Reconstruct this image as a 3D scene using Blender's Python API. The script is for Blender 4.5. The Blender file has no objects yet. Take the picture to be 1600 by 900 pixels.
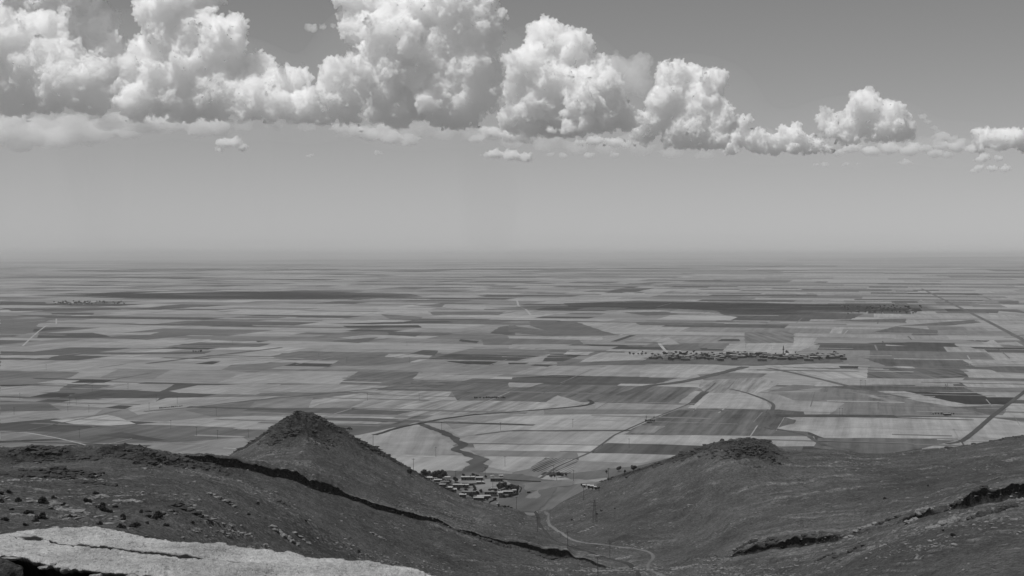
import bpy, bmesh, math, random
import numpy as np
from mathutils import Vector, Matrix
from mathutils.bvhtree import BVHTree

# ------------------------------------------------------------------ basics
random.seed(7)
S = bpy.context.scene
C = S.collection
R = math.radians
CAM_Z = 180.0
FPX = 2222.0                      # focal length in pixels of a 1600 px wide picture
PITCH = math.atan((450 - 398) / FPX)
CP, SP = math.cos(PITCH), math.sin(PITCH)
SUN_EL, SUN_AZ = 64.0, -130.0      # azimuth from +Y, clockwise positive
EYE = Vector((0, 0, CAM_Z))

def ray(x, y):
    u = (x - 800) / FPX; v = (450 - y) / FPX
    return Vector((u, CP + SP * v, -SP + CP * v))
def at(x, y, Y):
    d = ray(x, y)
    return EYE + d * (Y / d.y)
def gnd(x, y, z=0.0):
    d = ray(x, y)
    return EYE + d * ((z - CAM_Z) / d.z)

def tag(o, label=None, cat=None, group=None, kind=None):
    if label: o['label'] = label
    if cat: o['category'] = cat
    if group: o['group'] = group
    if kind: o['kind'] = kind
    return o
def mesh_obj(name, verts, faces, mats=(), parent=None, smooth=False, mi=None):
    me = bpy.data.meshes.new(name)
    if isinstance(verts, np.ndarray): verts = verts.tolist()
    me.from_pydata(verts, [], faces if isinstance(faces, list) else faces.tolist())
    for m in (mats if isinstance(mats, (list, tuple)) else [mats]): me.materials.append(m)
    if mi is not None: me.polygons.foreach_set('material_index', mi)
    if smooth: me.polygons.foreach_set('use_smooth', [True] * len(me.polygons))
    me.update()
    o = bpy.data.objects.new(name, me); C.objects.link(o)
    if parent is not None: o.parent = parent
    return o
def empty(name, loc, rz=0.0):
    o = bpy.data.objects.new(name, None); C.objects.link(o)
    o.location = loc; o.rotation_euler = (0, 0, rz); o.empty_display_size = 1
    return o

# ------------------------------------------------------------------ node helper
class NT:
    def __init__(s, name):
        s.m = bpy.data.materials.new(name); s.m.use_nodes = True
        s.t = s.m.node_tree; s.t.nodes.clear()
        s.out = s.t.nodes.new('ShaderNodeOutputMaterial')
    def n(s, typ, ins=None, **kw):
        k = s.t.nodes.new('ShaderNode' + typ)
        for a, b in kw.items(): setattr(k, a, b)
        for a, b in (ins or {}).items():
            if hasattr(b, 'links') and hasattr(b, 'is_output'): s.t.links.new(b, k.inputs[a])
            else: k.inputs[a].default_value = b
        return k
    def math(s, op, a, b=0.0, c=None, clamp=False):
        d = {0: a, 1: b}
        if c is not None: d[2] = c
        return s.n('Math', d, operation=op, use_clamp=clamp).outputs[0]
    def mix(s, f, a, b):
        k = s.n('Mix', {}, data_type='FLOAT')
        for i, v in ((0, f), (2, a), (3, b)):
            if hasattr(v, 'is_output'): s.t.links.new(v, k.inputs[i])
            else: k.inputs[i].default_value = v
        return k.outputs[0]
    def ramp(s, v, a, b, c=0.0, d=1.0):
        return s.n('MapRange', {0: v, 1: a, 2: b, 3: c, 4: d}).outputs[0]
    def coords(s, scale=(1, 1, 1), rot=(0, 0, 0), obj=False):
        t = s.n('TexCoord').outputs['Object'] if obj else s.n('NewGeometry').outputs['Position']
        return s.n('Mapping', {0: t, 2: rot, 3: scale}).outputs[0]
    def noise(s, vec, scale, detail=4, rough=0.55):
        return s.n('TexNoise', {'Vector': vec, 'Scale': scale, 'Detail': detail, 'Roughness': rough}).outputs[0]
    def grey(s, v):
        return s.n('CombineColor', {0: v, 1: v, 2: v}).outputs[0]
    def diffuse(s, v, rough=0.9, bump=None, bump_d=1.0, spec=0.15):
        d = {'Base Color': s.grey(v), 'Roughness': rough, 'Specular IOR Level': spec}
        if bump is not None:
            d['Normal'] = s.n('Bump', {'Height': bump, 'Distance': bump_d, 'Strength': 1.0}).outputs[0]
        p = s.n('BsdfPrincipled', d)
        s.t.links.new(p.outputs[0], s.out.inputs[0])
        return s.m
def flat_mat(name, v, rough=0.8, var=0.25, scale=0.5):
    t = NT(name)
    n = t.noise(t.coords(obj=False), scale, 3)
    return t.diffuse(t.math('MULTIPLY', t.ramp(n, 0.3, 0.7, 1 - var, 1 + var), v), rough)
def ico(sub):
    bm = bmesh.new(); bmesh.ops.create_icosphere(bm, subdivisions=sub, radius=1)
    v = np.array([p.co[:] for p in bm.verts]); f = np.array([[q.index for q in p.verts] for p in bm.faces]); bm.free()
    return v, f
IV, IF = ico(2)
# ------------------------------------------------------------------ camera, light, sky
cam_d = bpy.data.cameras.new('camera'); cam = bpy.data.objects.new('camera', cam_d); C.objects.link(cam)
cam.location = EYE; cam.rotation_euler = (R(90) - PITCH, 0, 0)
cam_d.sensor_width = 36; cam_d.lens = 36 * FPX / 1600
cam_d.clip_start = 0.3; cam_d.clip_end = 400000
S.camera = cam

SKY_STRENGTH = 0.063
SKY_MIX = 0.85                    # orange filter: between the red and the green channel
w = bpy.data.worlds.new('World'); S.world = w; w.use_nodes = True
nt = w.node_tree; nt.nodes.clear()
sk = nt.nodes.new('ShaderNodeTexSky'); sk.sky_type = 'NISHITA'; sk.sun_disc = False
sk.sun_elevation = R(SUN_EL); sk.sun_rotation = R(SUN_AZ)
sk.air_density = 1.0; sk.dust_density = 0.4; sk.ozone_density = 1.0; sk.altitude = 1000
sep = nt.nodes.new('ShaderNodeSeparateColor'); bw = nt.nodes.new('ShaderNodeMix'); bw.data_type = 'FLOAT'; bw.inputs[0].default_value = SKY_MIX; bg = nt.nodes.new('ShaderNodeBackground'); wo = nt.nodes.new('ShaderNodeOutputWorld')
nt.links.new(sk.outputs[0], sep.inputs[0]); nt.links.new(sep.outputs[0], bw.inputs[2]); nt.links.new(sep.outputs[1], bw.inputs[3]); nt.links.new(bw.outputs[0], bg.inputs[0]); nt.links.new(bg.outputs[0], wo.inputs[0])
bg.inputs[1].default_value = SKY_STRENGTH

sd = bpy.data.lights.new('sun', 'SUN'); sd.energy = 3.5; sd.angle = R(0.53); sd.color = (1, 1, 1)
so = bpy.data.objects.new('sun', sd); C.objects.link(so)
so.rotation_euler = Vector((math.sin(R(SUN_AZ)) * math.cos(R(SUN_EL)), math.cos(R(SUN_AZ)) * math.cos(R(SUN_EL)), math.sin(R(SUN_EL)))).to_track_quat('Z', 'Y').to_euler()
so.location = (0, -50, 400)

S.render.engine = 'CYCLES'
S.view_settings.view_transform = 'Standard'; S.view_settings.look = 'None'
S.view_settings.exposure = 0.0; S.view_settings.gamma = 1.0
S.render.resolution_x = 1024; S.render.resolution_y = 576
S.cycles.use_denoising = True; S.cycles.denoiser = 'OPENIMAGEDENOISE'
S.cycles.max_bounces = 8; S.cycles.diffuse_bounces = 3; S.cycles.volume_bounces = 0
S.cycles.transparent_max_bounces = 12
S.cycles.use_adaptive_sampling = True; S.cycles.adaptive_threshold = 0.01

# air: one closed box of thin even haze round everything below the clouds
HAZE_D = 1 / 28000.0
def haze_box():
    x, y0, y1, z0, z1 = 65000, -3000, 76000, -3, 250
    v = [(-x, y0, z0), (x, y0, z0), (x, y1, z0), (-x, y1, z0), (-x, y0, z1), (x, y0, z1), (x, y1, z1), (-x, y1, z1)]
    f = [(0, 3, 2, 1), (4, 5, 6, 7), (0, 1, 5, 4), (1, 2, 6, 5), (2, 3, 7, 6), (3, 0, 4, 7)]
    t = NT('haze_air')
    pv = t.n('VolumePrincipled', {'Color': (0.78, 0.78, 0.78, 1), 'Density': HAZE_D, 'Anisotropy': 0.0})
    t.t.links.new(pv.outputs[0], t.out.inputs[1])
    o = mesh_obj('haze', v, f, t.m); tag(o, 'pale summer haze lying over the whole plain', kind='stuff')
haze_box()
# ------------------------------------------------------------------ noise and curves in numpy
_rs = np.random.RandomState(5); _T = _rs.rand(512, 512).astype(np.float64)
def vnoise(x, y, seed=0):
    x = np.asarray(x, float) + seed * 37.17; y = np.asarray(y, float) + seed * 91.73
    xi = np.floor(x).astype(int); yi = np.floor(y).astype(int); fx = x - xi; fy = y - yi
    fx = fx * fx * fx * (fx * (fx * 6 - 15) + 10); fy = fy * fy * fy * (fy * (fy * 6 - 15) + 10)
    g = lambda a, b: _T[a % 512, b % 512]
    return ((g(xi, yi) * (1 - fx) + g(xi + 1, yi) * fx) * (1 - fy) + (g(xi, yi + 1) * (1 - fx) + g(xi + 1, yi + 1) * fx) * fy) * 2 - 1
def fbm(x, y, sc, oct=4, seed=0, gain=.5, ridged=False):
    a = 1.0; s = 0.0; t = 0.0; x = np.asarray(x, float) / sc; y = np.asarray(y, float) / sc
    for i in range(oct):
        n = vnoise(x, y, seed + i)
        s = s + a * ((1 - 2 * np.abs(n)) if ridged else n); t += a; a *= gain
        x, y = x * 1.93 + y * .4, y * 1.93 - x * .4
    return s / t
def sstep(a, b, v):
    t = np.clip((v - a) / (b - a), 0, 1); return t * t * (3 - 2 * t)
def pchip(xs, ys, x):
    xs = np.asarray(xs, float); ys = np.asarray(ys, float); h = np.diff(xs); d = np.diff(ys) / h
    m = np.zeros_like(ys)
    for i in range(1, len(xs) - 1):
        if d[i - 1] * d[i] > 0:
            w1 = 2 * h[i] + h[i - 1]; w2 = h[i] + 2 * h[i - 1]; m[i] = (w1 + w2) / (w1 / d[i - 1] + w2 / d[i])
    m[0] = d[0]; m[-1] = d[-1]
    x = np.clip(x, xs[0], xs[-1]); k = np.clip(np.searchsorted(xs, x) - 1, 0, len(xs) - 2)
    t = (x - xs[k]) / h[k]
    return ((2*t**3-3*t**2+1)*ys[k] + (t**3-2*t**2+t)*h[k]*m[k] + (-2*t**3+3*t**2)*ys[k+1] + (t**3-t**2)*h[k]*m[k+1])
def pchip_cols(Xk, Zk, k, t):          # node arrays (K, cols); value at segment k, fraction t for every column
    h = Xk[1:] - Xk[:-1]; d = (Zk[1:] - Zk[:-1]) / h
    m = np.zeros_like(Zk)
    w1 = 2 * h[1:] + h[:-1]; w2 = h[1:] + 2 * h[:-1]
    pos = d[:-1] * d[1:] > 0
    den = np.where(pos, w1 / np.where(pos, d[:-1], 1) + w2 / np.where(pos, d[1:], 1), 1)
    m[1:-1] = np.where(pos, (w1 + w2) / den, 0); m[0] = d[0]; m[-1] = 0
    return (2*t**3-3*t**2+1)*Zk[k] + (t**3-2*t**2+t)*h[k]*m[k] + (-2*t**3+3*t**2)*Zk[k+1] + (t**3-t**2)*h[k]*m[k+1]

# ------------------------------------------------------------------ the hills: lines of known distance, joined into one surface
# each entry: column, distance from the eye (m), then either the row it is seen at, or ('z', height)
RAIL = {}
RAIL['near'] = [(-600,45,('z',162)),(0,45,('z',162)),(700,45,('z',160)),(1600,45,('z',161)),(2200,45,('z',161))]
RAIL['mid_near'] = [(-600,110,('z',146)),(0,110,('z',146)),(350,110,('z',145)),(700,120,('z',138)),(1100,120,('z',140)),(1600,120,('z',143)),(2200,120,('z',144))]
RAIL['front'] = [(-600,230,840),(0,250,835),(200,270,835),(350,330,855),(475,400,870),(600,480,890),(700,540,905),(830,570,915),(1000,585,915),(1160,510,920),(1300,430,917),(1400,380,917),(1600,320,912),(2200,280,905)]
RAIL['crest'] = [(-600,390,735),(0,380,757),(200,400,756),(300,430,754),(440,470,802),(560,530,850),(700,590,884),(830,620,894),(900,630,896),(1000,632,893),(1160,560,893),(1250,525,892),(1300,500,880),(1400,460,852),(1600,420,820),(2200,380,795)]
RAIL['base'] = [(-600,520,700),(0,520,704),(130,520,700),(200,530,698),(270,560,708),(330,590,721),(420,620,743),(520,650,773),(600,675,797),(700,700,824),(790,705,849),(880,695,872),(960,660,890),(1000,650,889),(1060,640,880),(1160,600,863),(1230,585,855),(1300,570,845),(1400,540,817),(1500,510,797),(1600,490,784),(2200,460,760)]
TOPH = [(-600,.2),(0,.2),(130,.3),(270,.3),(300,1.6),(340,3.4),(420,4.5),(500,5.4),(524,5),(540,2.0),(600,3.2),(680,3.0),(712,.7),(735,2.8),(790,2.0),(820,3.2),(885,5.0),(900,1.2),(930,1.8),(960,.5),(1000,.2),(1060,.2),(1140,.7),(1170,2.6),(1230,3.4),(1300,2.9),(1318,.4),(1400,.5),(1440,2.0),(1475,1.0),(1520,4.2),(1600,6.5),(2200,5)]
RAIL['slope'] = [(-600,640,('z',86)),(0,640,('z',88)),(200,650,('z',84)),(270,670,('z',78)),(330,720,('z',71)),(370,740,('z',70)),(420,750,716),(475,760,711),(520,760,729),(600,780,756),(700,810,793),(790,825,813),(830,818,828),(880,765,847),(960,722,853),(1000,710,850),(1060,700,845),(1160,690,806),(1300,690,775),(1400,690,765),(1600,680,735),(2200,660,715)]
RAIL['ridge'] = [(-600,780,('z',55)),(0,780,('z',50)),(200,780,('z',48)),(330,840,('z',50)),(355,860,713),(390,866,694),(420,870,675),(440,875,662),(456,878,652),(468,880,647),(479,880,647),(493,881,652),(508,882,660),(523,885,669),(560,890,690),(600,900,712),(650,920,738),(700,950,764),(760,980,786),(830,993,800),(850,985,801),(880,985,783),(920,980,762),(960,945,746),(1000,910,733),(1060,880,712),(1100,862,697),(1125,852,689),(1160,850,686),(1195,850,689),(1228,850,703),(1300,850,705),(1360,850,710),(1400,850,707),(1500,850,696),(1600,850,681),(2200,840,655)]
FOOT = [(-600,1250),(0,1200),(350,1150),(475,1140),(600,1110),(650,1075),(700,1050),(760,1016),(830,1004),(850,1000),(880,1012),(920,1045),(1000,1090),(1160,1150),(1400,1200),(1600,1250),(2200,1300)]

def build_hills():
    # columns of the mesh: fine where the photograph looks, coarser outside
    px = np.concatenate([np.arange(-600, -40, 12), np.arange(-40, 1640, 1.6), np.arange(1640, 2201, 12)])
    Ys, Zs = [], []
    def rail(r):
        P = [(x, Y, (c[1] if isinstance(c, tuple) else at(x, c, Y).z)) for x, Y, c in r]
        x, Y, z = zip(*P); return pchip(x, Y, px), pchip(x, z, px)
    for n in ('near', 'mid_near', 'front', 'crest', 'base'):
        Y, z = rail(RAIL[n]); Ys.append(Y); Zs.append(z)
    th = pchip(*zip(*TOPH), px) * (0.78 + .3 * fbm(px, px * 0, 22, 3, 3) + .12 * fbm(px, px * 0, 5, 2, 9))
    th0 = pchip(*zip(*TOPH), px); yb, zb = Ys[-1] + 1.6, Zs[-1] + np.convolve(np.pad(th0, 30, 'edge'), np.ones(61) / 61, 'valid')
    wob = 5 * fbm(px, px * 0, 45, 3, 17) + 1.6 * fbm(px, px * 0, 9, 3, 19)
    Ys[-1] = Ys[-1] + wob
    Ys.append(Ys[-1] + .35); Zs.append(Zs[-1] + th)
    Ys.append(yb + 45); # shelf behind the step
    for n in ('slope', 'ridge'):
        Y, z = rail(RAIL[n]); Ys.append(Y); Zs.append(z)
    # shelf height: between step top and slope
    ys, zs = Ys[7], Zs[6]
    f = 45 / (ys - yb); Zs.insert(6, zb + (zs - zb) * f)
    ft = pchip(*zip(*FOOT), px)
    yr, zr = Ys[-1], Zs[-1]
    Ys.append(yr + (ft - yr) * .45); Zs.append(zr * .42)
    Ys.append(ft); Zs.append(np.zeros_like(ft))
    Ys.append(ft + 40); Zs.append(np.full_like(ft, -3.0))
    Ys = np.array(Ys); Zs = np.array(Zs)
    rows = [14, 16, 60, 80, 10, 26, 60, 90, 22, 14, 3]
    Y, Z, SV = [], [], []
    for k, n in enumerate(rows):
        for j in range(n):
            t = j / n; Y.append(Ys[k] + (Ys[k + 1] - Ys[k]) * t); Z.append(pchip_cols(Ys, Zs, k, t)); SV.append(np.full_like(px, k + t))
    Y.append(Ys[-1]); Z.append(Zs[-1]); SV.append(np.full_like(px, len(rows)))
    Y = np.array(Y); Z = np.array(Z); SV = np.array(SV)
    PX = np.tile(px, (len(Y), 1)); TH = np.tile(th, (len(Y), 1))
    X = (PX - 800) / FPX * Y / CP
    # relief
    fade = np.clip(sstep(0, 7, Z + 1), 0, 1)
    val = np.exp(-((PX - 930) / 150) ** 2)                       # valley, keep smooth for the track
    rel = 1.7 * fbm(X, Y, 70, 3, 1) + .6 * fbm(X, Y, 16, 4, 2) + .3 * fbm(X, Y, 3.6, 3, 4)
    dist_ok = sstep(-40, 25, np.abs(PX - 800) - 0) 
    rel = rel + 1.5 * fbm(X, Y * .22 + X * .1, 20, 4, 66, .6, True) * sstep(2.0, 2.6, SV) * np.where(SV > 6, 1, .6) * (1 - .9 * np.exp(-((SV - 8) / .35) ** 2)) - .5 * (SV > 2)
    rel = rel * (1 - .6 * val) * np.where(SV > 7.3, sstep(9.6, 8.4, SV) * .8 + .2, 1)
    # strata: low broken ledges running along the rails
    tilt = SV * 9 + .45 * fbm(X, Y, 90, 3, 8) * 3
    saw = (tilt % 1.0); led = np.where(saw < .12, saw / .12, 1 - (saw - .12) / .88)
    lm = sstep(.05, .45, fbm(X, Y * 1.6, 34, 4, 12)) * (SV > 2) * (1 - .8 * val)
    rel = rel + led * lm * .75
    # crags
    def patch(cx, cy, rx, ry, p=PX):   # centre in column / row of rail space
        return np.clip(1.25 - np.sqrt(((p - cx) / rx) ** 2 + ((SV - cy) / ry) ** 2), 0, 1)
    cone = np.maximum.reduce([patch(470, 8.0, 70, .46), patch(468, 7.72, 62, .42), patch(520, 7.98, 66, .3), patch(580, 8.0, 60, .14), patch(640, 8.0, 50, .10), patch(400, 8.02, 50, .12)])
    knoll = np.maximum.reduce([patch(1160, 7.98, 75, .30), patch(1080, 8.0, 80, .14), patch(1000, 8.0, 70, .08), patch(1180, 7.75, 60, .2)])
    lridge = np.maximum(patch(60, 3.82, 95, .2), patch(210, 3.84, 90, .24)) + .7 * patch(320, 3.9, 50, .12) + .7 * patch(70, 3.22, 110, .06)
    lower = patch(860, 3.97, 70, .1) * .6 + patch(1500, 4.9, 130, .3) * .8 + patch(1230, 5.0, 110, .25) * .6 + patch(443, 3.3, 20, .08) * .6 + .6 * patch(1560, 8.02, 130, .05)
    rock = np.clip(cone + knoll * .75 + lridge + lower, 0, 1)
    rn = fbm(X, Y, 13, 5, 21, .55, True)
    rel = rel + rock * (6.0 * rn + 3.0 * fbm(X, Y * 1.3, 5, 4, 23, .6)) * np.where(SV > 7, .25 + .75 * sstep(0.02, .22, np.abs(SV - 8.0)), .5)
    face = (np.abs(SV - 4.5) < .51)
    sn = fbm(X * .06, SV * 16, 1.0, 4, 55); sn2 = fbm(X, Y, 6, 4, 57)
    bandr = sstep(1110, 1190, PX) * np.exp(-((SV - 5.3) / .45) ** 2) * (SV > 4.95) + sstep(1180, 1240, PX) * np.exp(-((SV - 3.75) / .22) ** 2)
    bandl = sstep(500, 560, PX) * sstep(930, 880, PX) * np.exp(-((SV - 5.08) / .16) ** 2) * (SV > 4.98) + sstep(840, 880, PX) * sstep(1010, 980, PX) * np.exp(-((SV - 5.3) / .4) ** 2)
    bandk = sstep(930, 960, PX) * sstep(1080, 1040, PX) * np.exp(-((SV - 4.6) / .8) ** 2)
    shelf = np.clip(bandr + bandl + bandk * .8, 0, 1) * sstep(-.05, .2, sn + .5 * sn2)
    Yd = Y + face * (0.45 * fbm(X, Z * 2, 3.0, 4, 31) * (TH > .8)) + np.where(face, 2.2 * np.sin(np.clip((SV - 4) * 1.12, 0, 1) * math.pi) ** .7 * sstep(.6, 3, TH), 0)
    Z = Z + rel * fade
    n_r, n_c = Z.shape
    V = np.stack([X, Yd, Z], -1).reshape(-1, 3)
    i = np.arange(n_r * n_c).reshape(n_r, n_c)
    Fq = np.stack([i[:-1, :-1], i[:-1, 1:], i[1:, 1:], i[1:, :-1]], -1).reshape(-1, 4)
    me = bpy.data.meshes.new('hills')
    me.vertices.add(len(V)); me.vertices.foreach_set('co', V.astype(np.float32).ravel())
    me.loops.add(Fq.size); me.loops.foreach_set('vertex_index', Fq.ravel().astype(np.int32))
    me.polygons.add(len(Fq)); me.polygons.foreach_set('loop_start', np.arange(0, Fq.size, 4, dtype=np.int32))
    me.update(calc_edges=True)
    me.polygons.foreach_set('use_smooth', np.ones(len(Fq), bool))
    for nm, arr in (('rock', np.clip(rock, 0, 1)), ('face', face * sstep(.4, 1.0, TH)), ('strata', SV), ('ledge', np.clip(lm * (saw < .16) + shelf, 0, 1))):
        a = me.attributes.new(nm, 'FLOAT', 'POINT'); a.data.foreach_set('value', arr.astype(np.float32).ravel())
    o = bpy.data.objects.new('hills', me); C.objects.link(o)
    tag(o, 'dark grassy hills with rock ledges falling to the plain', kind='structure')
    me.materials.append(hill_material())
    bvh = BVHTree.FromPolygons(V.tolist(), Fq.tolist())
    return o, bvh

def hill_material():
    t = NT('dry_hill_grass')
    P = t.n('NewGeometry').outputs['Position']
    att = lambda n: t.n('Attribute', attribute_name=n).outputs['Fac']
    rock, strata, ledge, face = att('rock'), att('strata'), att('ledge'), att('face')
    sep = t.n('SeparateXYZ', {0: P})
    # coordinates that run along the rock layers
    sv = t.n('CombineXYZ', {0: t.math('MULTIPLY', sep.outputs[0], .05), 1: t.math('MULTIPLY', strata, 14.0), 2: t.math('MULTIPLY', sep.outputs[1], .012)}).outputs[0]
    streak = t.noise(sv, 2.2, 7, .72)
    big = t.noise(P, .012, 5, .6); mid = t.noise(P, .07, 5, .65); fine = t.noise(P, .7, 5, .75); grit = t.noise(P, 2.3, 3, .8)
    grass = t.math('MULTIPLY', t.ramp(big, .32, .68, .066, .112), t.ramp(mid, .25, .75, .66, 1.36))
    grass = t.math('MULTIPLY', grass, t.ramp(fine, .33, .67, .5, 1.55))
    grass = t.math('MULTIPLY', grass, t.ramp(grit, .35, .65, .7, 1.3))
    patchy = t.ramp(t.noise(P, .018, 3, .6), .44, .6, 0, 1)
    br = t.ramp(t.noise(P, .4, 5, .8), .47, .56, 0, 1)
    lm = t.math('MULTIPLY', t.ramp(streak, .545, .62, 0, 1), br, clamp=True)
    lm = t.math('MULTIPLY', lm, t.math('ADD', t.math('MULTIPLY', patchy, .8), .2))
    pale = t.math('MAXIMUM', lm, t.math('MULTIPLY', ledge, t.math('MULTIPLY', t.math('ADD', br, .25), .8)), clamp=True)
    dots = t.math('MULTIPLY', t.ramp(t.noise(P, 1.1, 4, .8), .6, .66, 0, .8), t.ramp(mid, .42, .6, .15, 1))
    pale = t.math('MAXIMUM', pale, dots)
    col = t.mix(pale, grass, t.ramp(t.noise(P, .5, 3), .3, .7, .15, .30))
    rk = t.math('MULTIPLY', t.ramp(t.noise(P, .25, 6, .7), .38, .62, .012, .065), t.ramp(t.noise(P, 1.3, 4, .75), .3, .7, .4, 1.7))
    col = t.mix(t.ramp(t.math('ADD', rock, t.ramp(mid, .3, .7, -.25, .25)), .3, .7, 0, 1), col, rk)
    tuft = t.ramp(t.n('TexVoronoi', {'Vector': P, 'Scale': .4}).outputs['Distance'], .1, .24, 1, 0)
    tuft = t.math('MULTIPLY', tuft, t.ramp(t.noise(P, .04, 4, .7), .47, .6, 0, .8))
    col = t.mix(tuft, col, .016)
    col = t.mix(t.ramp(face, .3, .8, 0, 1), col, t.math('MULTIPLY', rk, .75))  # step faces coloured darker to carry their own shade
    h = t.math('ADD', t.math('MULTIPLY', fine, .9), t.math('MULTIPLY', t.noise(P, .22, 6, .65), 2.0))
    return t.diffuse(col, .95, h, 1.7, .03)
hills, HB = build_hills()
def drop(X, Y):
    h = HB.ray_cast(Vector((X, Y, 400)), Vector((0, 0, -1)))
    return max(h[0].z, 0.0) if h[0] is not None else 0.0
def hit(x, y):
    d = ray(x, y).normalized(); h = HB.ray_cast(EYE + d * 20, d)
    g = gnd(x, y)
    return h[0] if h[0] is not None and h[0].z > 0 else g
# ------------------------------------------------------------------ the plain and its fields
GRID = R(14.3)                    # the field boundaries run this far right of the view direction
cg, sg = math.cos(GRID), math.sin(GRID)
def uv2xy(u, v): return (u * cg + v * sg, -u * sg + v * cg)
def xy2uv(x, y): return (x * cg - y * sg, x * sg + y * cg)
IRR = 1.15
def alb(g):                       # crop colour that reads as picture grey g in full sun
    c = g * .88 / 255.0; l = c / 12.92 if c < .04045 else ((c + .055) / 1.055) ** 2.4
    return max(.015, l / IRR)

def field_material():
    t = NT('farmland')
    att = lambda n: t.n('Attribute', attribute_name=n).outputs['Fac']
    A, ang, st, sd = att('tone'), att('row_angle'), att('row_strength'), att('seed')
    P = t.n('NewGeometry').outputs['Position']
    sep = t.n('SeparateXYZ', {0: P}); x, y = sep.outputs[0], sep.outputs[1]
    ca, sa = t.math('COSINE', ang), t.math('SINE', ang)
    u = t.math('SUBTRACT', t.math('MULTIPLY', x, ca), t.math('MULTIPLY', y, sa))     # across the rows
    v = t.math('ADD', t.math('MULTIPLY', x, sa), t.math('MULTIPLY', y, ca))
    vec = t.n('CombineXYZ', {0: t.math('MULTIPLY', u, .09), 1: t.math('MULTIPLY', v, .0035), 2: sd}).outputs[0]
    rows = t.ramp(t.noise(vec, 1.0, 5, .65), .3, .7, -.42, .42)
    soft = t.ramp(t.noise(P, .006, 5, .6), .3, .7, -.16, .16)
    spot = t.ramp(t.noise(P, .03, 6, .72), .3, .7, -.17, .17)
    f = t.math('ADD', t.math('ADD', t.math('MULTIPLY', rows, t.math('ADD', t.math('MULTIPLY', st, 1.0), .22)), soft), spot)
    # regular drilled lines, strong only on a few fields
    wv = t.math('SINE', t.math('MULTIPLY', u, 1.9))
    f = t.math('ADD', f, t.math('MULTIPLY', wv, t.math('MULTIPLY', t.math('GREATER_THAN', st, 1.5), .42)))
    return t.diffuse(t.math('MULTIPLY', A, t.math('ADD', f, 1.0)), .95, None, 1, .02)

class Sheets:
    def __init__(s): s.V = []; s.F = []; s.a = []; s.b = []; s.c = []; s.d = []
    def add(s, pts, tone, ang=None, st=.25, z=None):
        n = len(s.V); k = len(s.F)
        if z is None:                      # uneven hand-ploughed edges
            Q = []
            for a, b in zip(pts, pts[1:] + pts[:1]):
                L = math.hypot(b[0] - a[0], b[1] - a[1]); m = max(2, min(40, int(L / 14)))
                Q += [(a[0] + (b[0] - a[0]) * i / m, a[1] + (b[1] - a[1]) * i / m) for i in range(m)]
            q = np.array(Q); am = np.clip(q[:, 1] * .0012, 1.2, 6)
            pts = np.stack([q[:, 0] + am * fbm(q[:, 0], q[:, 1], 30, 3, 61), q[:, 1] + am * 2.2 * fbm(q[:, 0], q[:, 1], 34, 3, 63)], -1).tolist()
        zz = z if z is not None else .06 + .0012 * k
        s.V += [(p[0], p[1], zz) for p in pts]; s.F.append(tuple(range(n, n + len(pts))))
        s.a.append(tone); s.b.append(GRID if ang is None else ang); s.c.append(st); s.d.append(random.random() * 100)
    def build(s, name, label):
        o = mesh_obj(name, s.V, s.F, FIELD_M)
        for nm, arr in (('tone', s.a), ('row_angle', s.b), ('row_strength', s.c), ('seed', s.d)):
            a = o.data.attributes.new(nm, 'FLOAT', 'FACE'); a.data.foreach_set('value', arr)
        tag(o, label, kind='structure'); return o
FIELD_M = field_material()

def pick_tone(rng):
    r = rng.random()
    if r < .45: return alb(rng.uniform(150, 174))
    if r < .70: return alb(rng.uniform(126, 150))
    if r < .88: return alb(rng.uniform(98, 126))
    return alb(rng.uniform(68, 96))
def patchwork():
    rng = random.Random(21); sh = Sheets()
    v = -1500.0
    while v < 76000:
        far = max(1.0, v / 6500.0)
        dv = rng.uniform(120, 300) * far ** 1.8
        half = 700 + (v + dv) * .60
        u = -half - rng.uniform(0, 300) - v * .25
        while u < half:
            du = rng.uniform(110, 520) * far ** 1.5
            n = rng.choice([1, 2, 2, 3, 4]) ; cuts = sorted([0, 1] + [rng.random() for _ in range(n - 1)])
            if rng.random() < .28 and far < 2:        # strips running away from the viewer
                for a, b in zip(cuts, cuts[1:]):
                    q = [(u + du * a, v), (u + du * b, v), (u + du * b, v + dv), (u + du * a, v + dv)]
                    sh.add([uv2xy(*p) for p in q], pick_tone(rng), GRID, rng.uniform(.1, .45), z=0.0)
            else:
                for a, b in zip(cuts, cuts[1:]):
                    m = u + du * rng.uniform(.3, .7) if rng.random() < .4 else None
                    ang = GRID + (math.pi / 2 if rng.random() < .5 else 0)
                    for x0, x1 in ([(u, u + du)] if m is None else [(u, m), (m, u + du)]):
                        q = [(x0, v + dv * a), (x1, v + dv * a), (x1, v + dv * b), (x0, v + dv * b)]
                        sh.add([uv2xy(*p) for p in q], pick_tone(rng), ang, rng.uniform(.05, .35), z=0.0)
            u += du
        v += dv
    o = sh.build('ground', 'wide flat plain cut into a patchwork of dry fields')
    print('patchwork', len(sh.F))
    # a plain sheet below, reaching past the horizon on every side
    v = [(-160000, -9000, -2.2), (160000, -9000, -2.2), (160000, 160000, -2.2), (-160000, 160000, -2.2)]
    tag(mesh_obj('plain', v, [(0, 1, 2, 3)], flat_mat('far_plain', .2, .95, .2, .0004)), 'flat dry plain reaching the horizon', kind='structure')
patchwork()
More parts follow.
